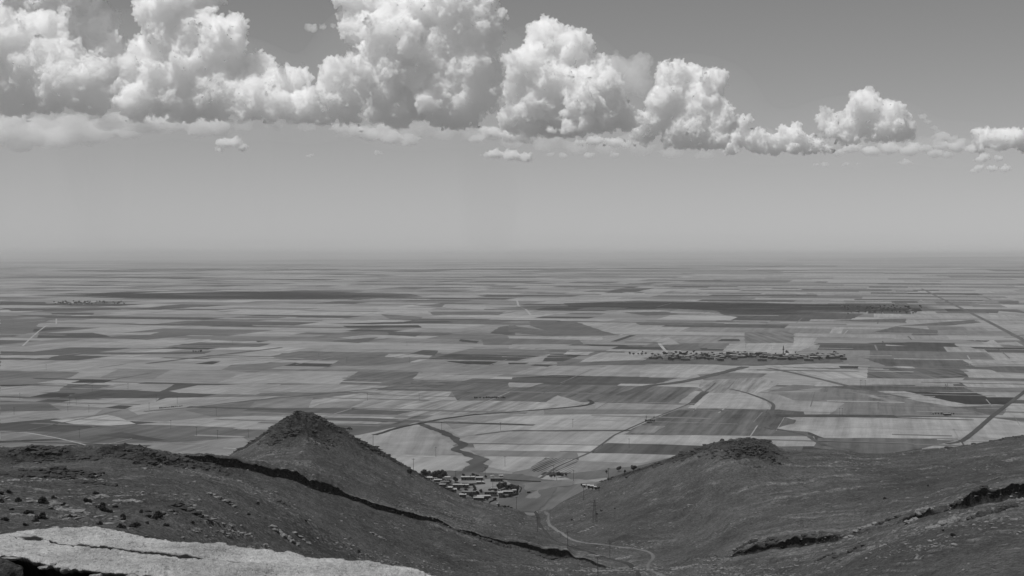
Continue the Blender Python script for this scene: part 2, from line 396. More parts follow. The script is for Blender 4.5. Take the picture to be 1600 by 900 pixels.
def far_hills():
    X = np.linspace(9000, 52000, 260); V = []; F = []
    for j, yy in enumerate(np.linspace(46000, 60000, 14)):
        h = 232 * np.sin(math.pi * j / 13) * np.clip(.55 + .5 * fbm(X, X * 0 + yy * .2, 9000, 4, 77), 0, 1) * sstep(9000, 20000, X)
        V += [(x, yy, z - 1) for x, z in zip(X, h)]
    n = len(X); F = [(j * n + i, j * n + i + 1, (j + 1) * n + i + 1, (j + 1) * n + i) for j in range(13) for i in range(n - 1)]
    tag(mesh_obj('far_hills', V, F, flat_mat('far_hill', .12, .95, .2, .0005), smooth=True), 'very low hills on the right horizon', kind='structure')
far_hills()

FIELDS_AND_SHADE = '''
0,562 175,564 125,580 0,578:160
-40,579 125,581 110,590 50,600 -40,602:118
155,591 185,577 270,577 250,587 240,592:128
112,598 125,594 177,594 163,598:72
0,601 62,601 50,603 0,604:72
0,605 70,601 108,598 90,612 0,618:154
180,600 275,600 250,612 150,608:148
265,611 310,602 440,600 400,617 280,614:158
46,620 78,614 118,614 100,621:68
100,617 117,615 187,617 170,619:80
75,633 130,622 250,622 230,638 160,637:156
0,632 75,630 95,642 0,642:102
165,637 185,633 208,634 195,639:76
0,645 40,643 160,640 150,648 0,662:154
200,640 260,622 440,619 400,626 215,648:158
80,657 170,648 215,662 145,667:174
290,641 400,625 500,630 470,648 330,651:116
215,663 300,654 400,650 470,652 440,671 330,669:163
0,672 100,676 145,668 215,663 420,670 400,692 0,692:108:.5
0,677 40,675 130,690 200,700 0,700:132
150,680 190,675 260,688 240,690:86
0,689 70,686 120,687 0,692:72
200,697 380,684 400,700 350,712 240,706:140
325,572 350,563 400,558 480,556 465,560 400,570:166
345,579 360,570 400,568 465,566 400,582:124
0,555 92,555 75,560 0,559:160
0,549 210,551 330,549 320,553 200,554 0,553:98
468,560 475,556 537,556 532,560:168
425,560 440,552 600,550 690,552 640,566 600,571 515,572 530,562 460,563:114
600,558 608,553 680,552 670,560:162
698,565 705,564 778,565 770,570 730,569:68
532,599 560,580 662,581 640,600:108:.7
380,583 545,587 530,600 340,598:160
400,575 450,577 640,578 610,581 400,579:120
645,592 655,582 735,586 725,592:158
642,597 650,596 712,598 705,602 642,600:92
600,609 612,602 700,602 702,611:122:.6
385,603 520,600 610,603 580,612 340,615:152
480,626 590,610 705,612 700,622 640,640 480,642:158:.6
400,626 440,619 490,620 480,640 390,636:132
500,631 550,626 570,627 540,640 480,640:134
640,598 660,595 700,600 720,598 890,602 850,626 715,626 705,612:110:.7
690,626 810,626 915,634 800,645 640,650 560,642 640,632:158:.9
400,637 540,638 645,643 620,648 480,647 380,642:96
480,646 620,650 612,654 490,652:162
490,652 625,655 605,659 500,656:98
500,657 600,659 590,663 505,662:152
505,662 560,662 655,664 600,673 555,680 520,670:100
545,682 560,680 615,668 658,662 680,680 705,695 735,710 640,712 560,705 540,690:160:.35:1.57
560,706 640,711 735,712 745,725 700,739 640,741 600,720:164
690,655 800,647 850,652 850,660 720,682:132
700,672 800,651 900,648 1042,647 1000,664 985,672 800,672 720,682:166
720,684 800,674 985,674 970,686 940,695 700,692:160
740,694 940,696 925,706 745,704:168
735,704 925,707 915,717 750,714:126
755,713 860,714 835,730 800,738 762,730 770,722:164
800,738 835,731 850,738 840,746 800,745:125
852,715 907,718 893,739 833,737 828,732:132:2.0:0.36
905,718 990,714 1065,711 1000,728 940,738 890,740:140
900,708 1068,710 1000,724 905,720:160
870,742 1000,728 960,745 900,752:112
840,752 905,749 930,752 900,762 850,765:136
850,763 935,752 975,742 930,790 880,800 840,800 830,790:116:.6
945,693 1110,697 1065,711 925,708:92:.6
955,679 1272,682 1277,698 1110,697 948,692:168
1060,640 1085,638 1200,640 1232,640 1215,672 1205,681 975,679 1010,660:110:1.0
1000,664 1040,666 1020,676 985,676:140:.8
1090,615 1180,614 1207,630 1200,639 1075,638:170
1095,595 1190,590 1220,600 1185,614 1092,614:148:1.2
1090,585 1150,582 1200,584 1190,590 1100,594:126
858,627 905,601 1090,605 1100,612 1075,632 930,629:112:1.0
1058,630 1085,611 1096,612 1074,631:154
1074,632 1096,612 1108,612 1084,633:90
850,604 915,601 860,628 715,626 740,610:108:.7
850,630 872,618 912,630 905,634:164
930,631 1075,632 1060,640 930,640:152
850,640 1060,640 1040,647 850,647:124
795,597 800,590 870,586 1062,590 1025,600 900,599:92
815,590 870,586 920,587 895,591:70
795,585 840,572 1120,569 1080,590 900,587:152
1000,580 1040,572 1132,569 1075,590 1000,589:168
870,566 1080,563 1100,568 870,572:106
905,566 920,558 1012,557 1015,562:168
795,566 860,553 845,566:160
795,567 827,567 820,569 795,569:72
828,571 835,569 868,570 855,573:66
795,598 850,599 825,605 795,605:158
1195,570 1310,572 1340,574 1358,575 1355,591 1300,592 1265,585 1200,575:166:.5:1.45
1310,571 1342,572 1341,576 1312,576:62
1350,560 1505,563 1527,575 1427,574 1385,572:102:.5
1357,574 1500,577 1515,590 1450,592 1355,591:104:1.1:1.4
1505,563 1610,565 1610,572 1520,572:162
1395,572 1425,573 1430,576 1403,575:170
1508,576 1550,578 1572,590 1520,592:168
1427,573 1610,573 1610,584 1560,581 1545,577 1435,575:106
1300,592 1480,592 1502,600 1320,602:160
1500,596 1610,598 1610,606 1510,604:172
1510,590 1610,592 1610,597 1500,595:112
1290,604 1370,601 1503,603 1532,613 1470,613 1300,612:96:.8
1405,611 1470,614 1525,614 1545,621 1588,621 1577,632 1510,632:62
1505,605 1610,606 1610,613 1522,613:126
1527,614 1610,613 1592,620 1543,621:156
1290,605 1370,612 1440,628 1500,637 1557,649 1300,650 1230,629:126:.6
1370,611 1412,611 1522,636 1500,637 1440,628:166
1325,612 1342,613 1412,629 1395,629:150
1490,636 1555,633 1570,632 1553,650 1545,648:108
1200,612 1240,601 1290,604 1225,612:118
1255,597 1282,597 1322,604 1275,604:164
1185,613 1297,613 1322,625 1230,627 1215,616:128
1180,614 1215,616 1240,626 1330,630 1312,640 1315,648 1260,648 1205,638:158
1295,648 1320,630 1420,632 1500,640 1550,649:126:.5
1200,640 1255,643 1258,650 1225,652 1247,658 1240,666 1205,672 1180,665:98:.9
1245,655 1225,651 1548,653 1513,684 1440,686 1290,685 1262,675 1208,671 1240,662:168:.4
1278,684 1500,686 1440,701 1360,712 1270,700:108:.6
1576,632 1610,632 1610,652 1567,650:168
1552,653 1610,662 1610,682 1560,686 1518,681:166
1140,537 1278,536 1240,553 1125,553:170
1163,519 1241,519 1240,536 1165,536:124:.9:1.5
60,521 145,520 165,524 175,528 60,528:84
150,528 205,524 292,520 302,523 230,531:106
150,521 250,519 235,523 165,523:162
95,543 200,532 330,530 302,541 250,544:162
255,542 310,535 425,537 405,542 300,544:106
305,531 400,533 405,537 310,535:162
80,489 147,489 145,492 82,491:82
140,494 170,494 167,498 142,497:86
18,492 112,493 110,497 85,497:92
0,506 22,505 20,508 0,508:86
0,498 88,498 60,506 50,520 0,528:112
160,506 390,507 400,510 230,508:94
510,506 700,501 707,504 580,507:78
535,509 655,508 658,512 542,512:72
585,482 677,486 672,491 605,489:168
595,491 662,495 650,501 610,499:110
670,487 790,487 780,492 675,492:108
695,477 760,476 757,484 695,482:164
645,477 696,475 690,480:112
780,511 805,508 805,524 765,521:96
606,519 660,520 650,526 607,523:90
525,528 578,523 627,525 600,529 560,531:162
510,533 590,527 578,533 560,536:102
720,530 748,533 745,536 715,533:80
640,553 662,547 685,548 678,556:90
600,558 625,553 640,556 630,560:164
752,530 800,528 800,539 755,539:112
828,502 900,503 936,515 850,516 828,509:102
850,516 935,515 967,524 850,525 795,519 795,508:106
795,525 942,527 944,531 905,531 795,529:164
795,530 905,531 912,538 795,538:114
915,538 975,539 982,541 925,541:74
1035,538 1090,537 1096,547 1045,547:108
1000,527 1045,527 1062,538 1035,539 1020,533:160
990,503 1130,505 1135,509 1000,508:104
795,540 842,543 835,546 795,545:164
850,553 865,554 907,555 900,557:70
880,554 890,547 930,549 918,555:166
1128,530 1156,530 1156,533 1120,533:78
1365,519 1400,510 1465,516 1465,524 1425,524 1425,520:104
1355,536 1430,535 1490,536 1497,542 1420,541:80
1515,542 1610,544 1610,547 1525,545:68
1510,532 1547,532 1540,534:70
1300,500 1417,498 1415,504 1330,502:102
1400,509 1520,500 1532,504 1480,509:104
1540,537 1587,534 1600,541:164
1560,486 1610,490 1610,507 1560,506:158
1560,471 1592,470 1592,475 1560,474:98
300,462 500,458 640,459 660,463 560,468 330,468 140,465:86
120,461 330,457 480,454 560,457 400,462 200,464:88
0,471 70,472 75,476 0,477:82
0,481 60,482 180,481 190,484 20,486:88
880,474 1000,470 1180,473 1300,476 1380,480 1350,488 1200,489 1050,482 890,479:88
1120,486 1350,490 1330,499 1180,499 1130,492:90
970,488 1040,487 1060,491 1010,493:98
'''
def marked_fields():  # the dark patches far out also paint cloud shade into the tone
    sh = Sheets()
    for ln in FIELDS_AND_SHADE.strip().splitlines():
        c = ln.split(':'); pts = [gnd(*map(float, p.split(','))) for p in c[0].split()]
        st = float(c[2]) if len(c) > 2 else .3
        ang = GRID if len(c) < 4 else float(c[3])
        if ang > 1.3: ang = 0.0
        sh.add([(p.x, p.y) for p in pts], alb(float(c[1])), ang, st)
    sh.build('fields_and_cloud_shade', 'large dry fields in light and dark strips with painted cloud shade on the far plain')
marked_fields()
def strips():
    """narrow plots, headlands and margins lying over the big fields"""
    rng = random.Random(31); sh = Sheets()
    for i in range(250):
        Y = 1180 / (1 - rng.random() * .80); X = rng.uniform(-.40, .40) * Y
        if Y < 1500 and -.16 < X / Y < .1: continue
        u, v = xy2uv(X, Y); k = Y / 2000
        L = rng.uniform(50, 260) * k ** .5; W_ = rng.uniform(3, 16) * k ** .9; sk = rng.uniform(-.12, .12) * L
        if rng.random() < .3: W_ *= .45; q = [(u, v), (u + W_ * .4, v), (u + W_ * .4 + sk * .3, v + L), (u + sk * .3, v + L)]
        else: q = [(u, v), (u + L, v + sk * .3), (u + L, v + sk * .3 + W_), (u, v + W_)]
        t_ = rng.choice([rng.uniform(84, 112), rng.uniform(112, 140), rng.uniform(150, 178), rng.uniform(150, 178)])
        sh.add([uv2xy(*p) for p in q], alb(t_), GRID + math.pi / 2 * rng.randint(0, 1), .3, z=.31)
    sh.build('field_strips', 'narrow light and dark plots between the larger fields')
strips()

def ribbon(name, pts, width, tone, label, wob=0.0, lift=.34, n=None, end=1.0, kind='structure', seed=3, on_hill=False, st=.3):
    """a band following points given as (column,row) on the ground"""
    P = [(hit(*p) if on_hill else gnd(*p)) for p in pts]
    Q = []
    for a, b in zip(P, P[1:]):
        L = (b - a).length; m = max(1, int(L / (3 if on_hill else 6 if a.y < 1600 else 14)))
        Q += [a.lerp(b, i / m) for i in range(m)]
    Q.append(P[-1])
    for _ in range(6 if on_hill else 2):
        Q = [Q[0]] + [(Q[i - 1] + Q[i] * 2 + Q[i + 1]) / 4 for i in range(1, len(Q) - 1)] + [Q[-1]]
    V, F = [], []
    K = 5 if on_hill else 2
    for i, q in enumerate(Q):
        d = (Q[min(i + 1, len(Q) - 1)] - Q[max(i - 1, 0)]); d.z = 0; d.normalize()
        w_ = width * (1 + (end - 1) * i / len(Q)) * .5
        s = Vector((d.y, -d.x, 0))
        w1 = w_ * (1 + wob * float(fbm(q.x, q.y, 17, 4, seed, .7))); w2 = w_ * (1 + wob * float(fbm(q.x, q.y, 17, 4, seed + 5, .7)))
        for j in range(K):
            t = j / (K - 1); p = q + s * (-w1 + (w1 + w2) * t)
            z = (max(drop(p.x, p.y), 0) + .22 * (1 - abs(2 * t - 1) ** 2 * .8)) if on_hill else lift
            V.append((p.x, p.y, z))
        if i:
            for j in range(K - 1):
                a = (i - 1) * K + j; F.append((a, a + 1, a + K + 1, a + K))
    o = mesh_obj(name, V, F, FIELD_M)
    nf = len(F)
    for nm, v in (('tone', alb(tone)), ('row_angle', 0.3), ('row_strength', st), ('seed', 7.0)):
        a = o.data.attributes.new(nm, 'FLOAT', 'FACE'); a.data.foreach_set('value', [v] * nf)
    tag(o, label, kind=kind); return o
def blot(name, pts, tone, label, amp=.25, z=1.0, seed=1, st=.3):
    """an irregular patch of ground"""
    P = [gnd(*p) for p in pts]; Q = []
    c = sum(P, Vector()) / len(P)
    for a, b in zip(P, P[1:] + P[:1]):
        for i in range(14): Q.append(a.lerp(b, i / 14))
    Q = [Vector((q.x + 7 * amp * 4 * float(fbm(q.x, q.y, 24, 4, seed)) , q.y + 16 * amp * 4 * float(fbm(q.x, q.y, 24, 4, seed + 3)), z)) for q in Q]
    from mathutils.geometry import tessellate_polygon
    o = mesh_obj(name, [tuple(q) for q in Q], [tuple(t) for t in tessellate_polygon([Q])], FIELD_M)
    for nm, v in (('tone', alb(tone)), ('row_angle', 0.3), ('row_strength', st), ('seed', 9.0)):
        a = o.data.attributes.new(nm, 'FLOAT', 'FACE'); a.data.foreach_set('value', [v] * len(o.data.polygons))
    tag(o, label, kind='structure'); return o

ribbon('highway', [(1440,451),(1490,476),(1545,503),(1600,532),(1660,562)], 13, 108, 'straight dark road running to the upper right over the plain', .1)
ribbon('road', [(1680,545),(1640,580),(1600,613),(1550,651),(1524,674),(1511,684),(1503,690),(1480,694)], 6, 88, 'straight dark road crossing the fields at the right', .1, end=1)
ribbon('field_track', [(35,541),(52,525),(60,518),(72,509),(88,507),(88,498)], 4, 176, 'white winding track among the far left fields')
ribbon('field_track', [(0,675),(45,677),(85,684),(132,695),(150,703)], 2.6, 185, 'pale track curving down to the left ridge', .3)
ribbon('field_track', [(808,470),(810,478),(822,484),(829,492)], 7, 180, 'short pale track far out on the plain')
ribbon('field_track', [(1030,537),(1042,551)], 6, 185, 'pale track entering the far village from behind')
ribbon('field_track', [(845,747),(870,730),(925,706),(960,680),(1010,658),(1075,632),(1110,606),(1118,598)], 2.3, 96, 'dark farm track running up between the middle fields', .3)
ribbon('stream', [(585,680),(625,668),(690,655),(740,648),(800,644),(860,639),(917,634),(930,628),(920,625)], 6, 70, 'dark reedy ditch crossing the fields behind the pointed hill', .7)
ribbon('stream', [(657,662),(668,668),(684,672),(699,678),(707,684),(714,690),(728,695),(716,700),(708,704),(726,707),(742,712),(757,718),(744,724),(753,730),(738,738)], 9, 84, 'dark winding stream bed running down to the village', .9)
ribbon('stream', [(970,618),(990,610),(1010,603),(1060,598),(1100,590),(1130,582),(1165,573)], 16, 92, 'dark reedy stream leading to the far village', .5)
ribbon('stream', [(1140,608),(1160,612),(1190,622),(1210,632),(1205,645),(1210,655),(1195,668),(1235,674),(1262,680),(1275,690),(1290,697),(1330,703),(1345,712)], 5, 98, 'winding dark stream bed among the right fields', .6)
ribbon('ditch', [(1215,650),(1300,650),(1400,651)], 26, 84, 'straight dark ditch along the big pale field', .1)
ribbon('ditch', [(800,673),(900,673),(985,673)], 5, 110, 'thin dark boundary between two pale fields', .2)
ribbon('ditch', [(1200,575),(1250,585),(1300,597),(1350,610),(1420,622)], 9, 108, 'thin dark line running right from the far village', .3)
ribbon('ditch', [(230,568),(330,556),(400,548),(440,543)], 10, 104, 'thin dark line across the left fields', .3)
ribbon('ditch', [(225,643),(300,637),(400,625),(480,618),(600,606),(740,600)], 5, 106, 'thin dark bank across the left and middle fields', .7)
for k, (pts, tone, nm) in enumerate([
  ([(722,708),(745,711),(762,718),(750,724),(764,730),(752,738),(715,739),(735,728),(726,720),(738,715)], 92, 'dark rough ground along the stream above the village'),
  ([(640,742),(700,738),(770,740),(820,740),(850,748),(880,752),(850,790),(830,800),(760,800),(680,775)], 104, 'rough dark ground round the near village'),
  ([(700,748),(790,748),(800,756),(770,764),(720,760)], 138, 'trodden yard in the middle of the near village'),
  ([(760,762),(800,760),(790,768),(740,772),(725,768)], 130, 'trodden lane between the houses of the near village'),
  ([(815,758),(850,751),(900,753),(890,760),(850,765),(826,766)], 124, 'pale threshing field beside the near village'),
  ([(822,775),(840,768),(846,773),(832,781)], 132, 'pale bare patch below the near village'),
  ([(1000,566),(1020,556),(1140,552),(1320,556),(1315,566),(1180,572)], 104, 'dusty ground under the far village')]):
    blot('yard' if k > 1 else 'rough_ground', pts, tone, nm, .18, .36 + .01 * k, k)
ribbon('dirt_track', [(1052,910),(1035,899),(1020,893),(1011,887),(1013,880),(1022,871),(1020,864),(1010,860),(990,857),(950,852),(905,847),(890,842),(878,832),(868,828),(858,821),(856,812),(857,804),(851,799)], 1.7, 124, 'pale dirt track winding down the valley to the village', .55, on_hill=True)
ribbon('gully', [(1000,905),(996,894),(988,884),(975,878),(930,866),(885,852),(862,842),(846,826),(840,806),(834,797)], 2.2, 74, 'dark bushy gully beside the valley track', .9, on_hill=True)
# ------------------------------------------------------------------ stones
def stone_mesh(seed, sub=2, flat=.55, rough=.28):
    v, f = ico(sub); rs = np.random.RandomState(seed)
    for _ in range(5):                         # cut a few faces off the ball
        n = rs.normal(size=3); n /= np.linalg.norm(n); d = rs.uniform(.5, .8)
        k = v @ n; m = k > d; v = v - np.outer(np.where(m, k - d, 0), n)
    o = rs.uniform(0, 90, 3)
    v = v * (1 + rough * fbm(v[:, 0] * 3 + o[0], v[:, 1] * 3 + v[:, 2] * 2 + o[1], 1.2, 3, seed))[:, None]
    v[:, 2] *= flat
    return v, f
def rock_mat(name, lo, hi, sc=1.0):
    t = NT(name); P = t.n('TexCoord').outputs['Object']
    n1 = t.noise(P, 1.2 * sc, 6, .7); n2 = t.noise(P, 7 * sc, 5, .75)
    c = t.math('MULTIPLY', t.ramp(n1, .35, .65, lo, hi), t.ramp(n2, .3, .7, .65, 1.35))
    return t.diffuse(c, .9, t.math('ADD', n2, n1), .08 / sc, .1)
M_PALE = rock_mat('pale_limestone', .10, .24); M_DARK = rock_mat('dark_rock', .025, .065)  # second, darker rock tone for crag rubble and some outcrops
M_FORE = rock_mat('dusty_stone', .10, .3, 6)
def scree():
    me = hills.data; n = len(me.vertices)
    co = np.empty(n * 3, np.float32); me.vertices.foreach_get('co', co); co = co.reshape(-1, 3)
    g = lambda a: (lambda b: (me.attributes[a].data.foreach_get('value', b), b)[1])(np.empty(n, np.float32))
    rock, sv = g('rock'), g('strata')
    xs = (co[:, 0] / co[:, 1] * FPX + 800)
    inside = (xs > -60) & (xs < 1660) & (sv > 2) & (sv < 8.25) & (co[:, 2] > 1)
    st = fbm(co[:, 0] * .05, sv * 14, 1.0, 4, 40)
    cl = fbm(co[:, 0], co[:, 1], 40, 3, 44)
    w_p = inside * (sstep(.1, .35, st) * sstep(-.1, .35, cl) + .015) * (1 - np.clip(rock, 0, 1)) * np.exp(-((xs - 930) / 300) ** 4 * 0)
    w_d = inside * np.clip(rock - .15, 0, 1) * (np.abs(sv - 4.5) > .56) * sstep(-.2, .3, fbm(co[:, 0], co[:, 1], 9, 3, 47))
    rs = np.random.RandomState(3)
    protos = [stone_mesh(s, 1, .6, .3) for s in range(6)]
    for nm, w_, cnt, mat, lab, lo, hi in (('loose_stones', w_p, 9000, M_PALE, 'pale loose stones strewn along the ledges of the grassy slopes', .16, .75),
                                          ('crag_rubble', w_d, 7000, M_DARK, 'dark broken rubble covering the crags of the hills', .3, 1.7)):
        idx = rs.choice(n, cnt, p=w_ / w_.sum()); V = []; F = []; q = 0
        for i in idx:
            v, f = protos[rs.randint(6)]
            s = lo + (hi - lo) * rs.rand() ** 3; a = rs.rand() * 6.28; ca, sa = math.cos(a), math.sin(a)
            S3 = np.array([s * rs.uniform(1, 2.2), s, s * rs.uniform(.5, .9)])
            p = v * S3; p = np.stack([p[:, 0] * ca - p[:, 1] * sa, p[:, 0] * sa + p[:, 1] * ca, p[:, 2]], -1)
            V.append(p + co[i] + np.array([rs.uniform(-.5, .5), rs.uniform(-.8, .8), s * .1])); F.append(f + q); q += len(v)
        o = mesh_obj(nm, np.vstack(V), np.vstack(F), mat); tag(o, lab, kind='stuff')
scree()

OUT = [ # column, row, width m, height m, dark?, label
 (443,838,9,1.8,0,'pale broken rock outcrop alone on the slope above the cracked slab'),
 (470,842,5,1.0,0,'smaller pale rock just right of the outcrop above the cracked slab'),
 (292,797,11,1.0,1,'low dark rock ledge in the middle of the left slope'),
 (312,801,6,.8,0,'pale flat rock at the right end of the low dark ledge'),
 (345,780,9,.9,0,'pale flat outcrop higher up the left slope'),
 (25,740,10,1.2,1,'dark ledge at the left edge under the ridge crags'),
 (60,744,14,1.5,1,'long dark ledge under the ridge crags at the left'),
 (95,749,9,1.1,1,'short dark ledge continuing the long one to the right'),
 (150,755,12,1.2,1,'dark broken ledge below the middle of the left ridge'),
 (200,783,7,.9,0,'pale low rock on the left slope among bushes'),
 (68,787,6,1.3,0,'pale boulder beside the biggest bush of the left slope'),
 (115,797,8,.6,0,'thin pale slab of rock on the lower left slope'),
 (372,832,4,.8,0,'small pale boulder left of the broken outcrop'),
 (355,827,3,.7,0,'tiny pale boulder on the lower slope'),
 (235,800,6,.8,1,'dark rock in the grass left of the low ledge'),
 (590,838,7,.8,0,'pale rock beside the faint crest of the left slope'),
 (1437,808,11,2.4,0,'rounded boulder heap on the right ledge line'),
 (1390,813,10,1.4,1,'dark rock left of the rounded boulder heap'),
 (1475,818,13,1.6,0,'pale tilted slab right of the rounded boulder heap'),
 (1345,826,13,1.1,0,'pale flat slab at the right end of the lower ledge'),
 (1330,862,12,1.2,1,'dark outcrop below the right ledge line'),
 (1290,870,8,.9,1,'small dark outcrop left of the one below the ledge line'),
 (1165,852,10,1.3,1,'dark rock at the left end of the right ledge'),
 (1560,800,12,2.6,1,'big dark rock near the right edge of the slope'),
 (1535,806,9,2.0,1,'dark boulder left of the big one at the right edge'),
 (760,845,10,2.2,1,'dark jagged outcrop on the step above the valley'),
 (720,832,7,1.6,1,'first dark outcrop of the step above the valley'),
 (785,853,9,2.0,1,'outcrop where the valley step breaks up'),
 (930,868,6,.9,0,'pale rock beside the gully'),
 (975,872,8,1.0,0,'pale flat rocks between the track and the gully'),
 (912,830,7,.8,0,'pale rock strip right of the track'),
 (925,824,6,.8,0,'pale rock a little above the strip right of the track'),
 (1065,888,9,.9,0,'pale rocks right of the last bend of the track'),
]
for n, (x, y, w_, h_, dk, lab) in enumerate(OUT):
    p = hit(x, y); rs = random.Random(n)
    V = []; F = []; q = 0
    m = 7 if w_ > 6 else 4
    for j in range(m):
        v, f = stone_mesh(100 + n * 9 + j, 3, .6, .34)
        a = (j / (m - 1) - .5) if m > 1 else 0
        s = np.array([w_ / m * rs.uniform(.8, 1.5), w_ * .17 * rs.uniform(.6, 1.2), h_ * rs.uniform(.5, 1.05)])
        cx, cy = p.x + a * w_ * .8, p.y + rs.uniform(-.6, .6)
        V.append(v * s + np.array([cx, cy, drop(cx, cy) + h_ * .05])); F.append(f + q); q += len(v)
    V = np.vstack(V); o0 = Vector((p.x, p.y, p.z))
    o = mesh_obj('rock_outcrop', V - np.array(o0[:]), np.vstack(F), M_DARK if dk else M_PALE); o.location = o0
    tag(o, lab, 'rock', 'rock outcrops on the hills')

# ------------------------------------------------------------------ the cracked slab close to the camera
def slab():
    FE = [(-260,862),(-120,846),(0,831),(45,826),(90,823),(105,821),(190,829),(250,839),(350,851),(450,862),(560,877),(640,888),(700,900),(760,915),(900,945)]
    NE = [(-260,880),(-120,866),(0,861),(30,864),(50,872),(85,879),(110,883),(150,887),(180,889),(215,893),(250,893),(262,905),(350,960),(700,1010),(900,1040)]
    CR = [(20,838),(52,839),(65,842),(78,846),(95,848),(130,851),(150,853),(160,854),(190,858),(191,860),(225,862),(262,866),(300,869),(330,875),(380,880)]
    CR2 = [(266,864),(300,869),(325,872)]; CR3 = [(0,832),(18,838),(34,843)]
    px = np.concatenate([np.arange(-250, -20, 3), np.arange(-20, 760, .8), np.arange(760, 890, 3)])
    zt = 177.62; n = 150
    def Yof(y, z=zt): return np.array([gnd(0, yy, z).y for yy in y])
    fe = pchip(*zip(*FE), px) + .9 * fbm(px, px * 0, 14, 4, 5) + .25 * fbm(px, px * 0, 4, 3, 6)
    ne = pchip(*zip(*NE), px) + 2.2 * fbm(px, px * 0, 26, 4, 7) + .5 * fbm(px, px * 0, 7, 3, 8)
    yf, yn = Yof(fe), Yof(ne)
    t = np.linspace(0, 1, n)[:, None]
    Y = yn + (yf - yn) * t; X = (px - 800) / FPX * Y
    lay = fbm(X, Y * 1.5, .5, 5, 13) * 5
    Z = np.full_like(Y, zt) + .014 * fbm(X, Y, .35, 5, 11) + .008 * fbm(X, Y, .05, 4, 12) + .010 * (np.floor(lay) + sstep(.85, 1.0, lay % 1.0)) + .0022 * fbm(X, Y, .014, 2, 15)
    e = np.minimum(t * (yf - yn) / .10, (1 - t) * (yf - yn) / .05); Z -= .03 * (1 - np.clip(e, 0, 1)) ** 2
    crack = np.zeros_like(Y)
    for C_, wd, off in ((CR, .030, 0), (CR2, .016, 1), (CR3, .014, 2)):
        cx, cy = zip(*C_); m = (px > cx[0]) & (px < cx[-1])
        yy = Yof(np.interp(px, cx, cy) + 1.1 * fbm(px, px * 0, 14, 4, 60 + off)); ww = wd * (.8 + .8 * fbm(px, px * 0, 40, 3, 70 + off))
        g = np.exp(-((Y - yy) / (ww * 1.5)) ** 2) * m * np.clip(np.minimum(px - cx[0], cx[-1] - px) / 45, 0, 1); crack = np.maximum(crack, g)
    Z -= crack * .03
    rowsV = [np.stack([X[i], Y[i], Z[i]], -1) for i in range(n)]
    # rough sides below both edges
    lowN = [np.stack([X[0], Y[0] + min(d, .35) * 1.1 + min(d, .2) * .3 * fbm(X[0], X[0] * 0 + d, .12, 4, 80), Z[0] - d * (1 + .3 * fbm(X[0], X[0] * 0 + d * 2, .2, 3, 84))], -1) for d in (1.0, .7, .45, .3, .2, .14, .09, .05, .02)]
    lowF = [np.stack([X[-1], Y[-1] + .02 * d, Z[-1] - d], -1) for d in (.05, .2, .6, 1.2)]
    G = np.array(lowN + rowsV + lowF); r, c = G.shape[:2]
    i = np.arange(r * c).reshape(r, c)
    F = np.stack([i[:-1, :-1], i[:-1, 1:], i[1:, 1:], i[1:, :-1]], -1).reshape(-1, 4)
    ends = [tuple(i[:, 0].tolist()), tuple(i[::-1, -1].tolist())]
    t_ = NT('weathered_slab'); P = t_.n('NewGeometry').outputs['Position']
    n1 = t_.noise(P, 2.2, 6, .65); n2 = t_.noise(P, 26, 5, .75); n3 = t_.noise(P, 90, 3, .7)
    pit = t_.ramp(t_.noise(P, 38, 4, .8), .57, .66, 1, .25)
    col = t_.math('MULTIPLY', t_.ramp(n1, .3, .7, .26, .50), t_.math('MULTIPLY', t_.ramp(n2, .3, .7, .68, 1.2), t_.ramp(n3, .3, .7, .75, 1.2)))
    col = t_.math('MULTIPLY', col, pit)
    stain = t_.math('MULTIPLY', t_.ramp(t_.noise(P, 5, 6, .75), .55, .66, 0, .55), t_.ramp(n2, .35, .65, .4, 1))
    col = t_.math('MULTIPLY', col, t_.math('SUBTRACT', 1.0, stain))
    crack_shade = t_.n('Attribute', attribute_name='crack').outputs['Fac']
    col = t_.math('MULTIPLY', col, t_.ramp(crack_shade, .05, .3, 1, .07))
    m = t_.diffuse(col, .9, t_.math('ADD', t_.math('MULTIPLY', n2, .5), n3), .012, .1)
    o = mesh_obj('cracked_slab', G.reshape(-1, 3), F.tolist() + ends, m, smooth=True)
    a = o.data.attributes.new('crack', 'FLOAT', 'POINT'); crack_side_shade = np.zeros((r, c)); crack_side_shade[len(lowN):len(lowN) + n] = crack
    crack_side_shade[:len(lowN)] = np.array([.75, .75, .75, .75, .7, .65, .55, .35, .1])[:, None]  # near side of the slab painted dark for its shade, beside the crack
    a.data.foreach_set('value', crack_side_shade.astype(np.float32).ravel())
    tag(o, 'broad pale slab of stone with a long dark crack in the lower left corner', 'rock')
    # earth under slab and stones, near-black to hold the shade of the gap
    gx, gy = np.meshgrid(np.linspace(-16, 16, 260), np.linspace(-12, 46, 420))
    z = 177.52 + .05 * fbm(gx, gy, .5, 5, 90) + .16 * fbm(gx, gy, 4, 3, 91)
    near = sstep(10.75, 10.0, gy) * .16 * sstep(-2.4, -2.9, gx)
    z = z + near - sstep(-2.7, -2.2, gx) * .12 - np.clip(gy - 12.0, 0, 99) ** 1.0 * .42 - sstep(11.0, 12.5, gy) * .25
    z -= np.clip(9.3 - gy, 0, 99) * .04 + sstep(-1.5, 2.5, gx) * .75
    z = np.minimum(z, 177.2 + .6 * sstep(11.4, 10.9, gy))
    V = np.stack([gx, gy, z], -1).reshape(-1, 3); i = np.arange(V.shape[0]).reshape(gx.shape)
    F = np.stack([i[:-1, :-1], i[:-1, 1:], i[1:, 1:], i[1:, :-1]], -1).reshape(-1, 4)
    t_ = NT('earth_shade_tone'); P = t_.n('NewGeometry').outputs['Position']
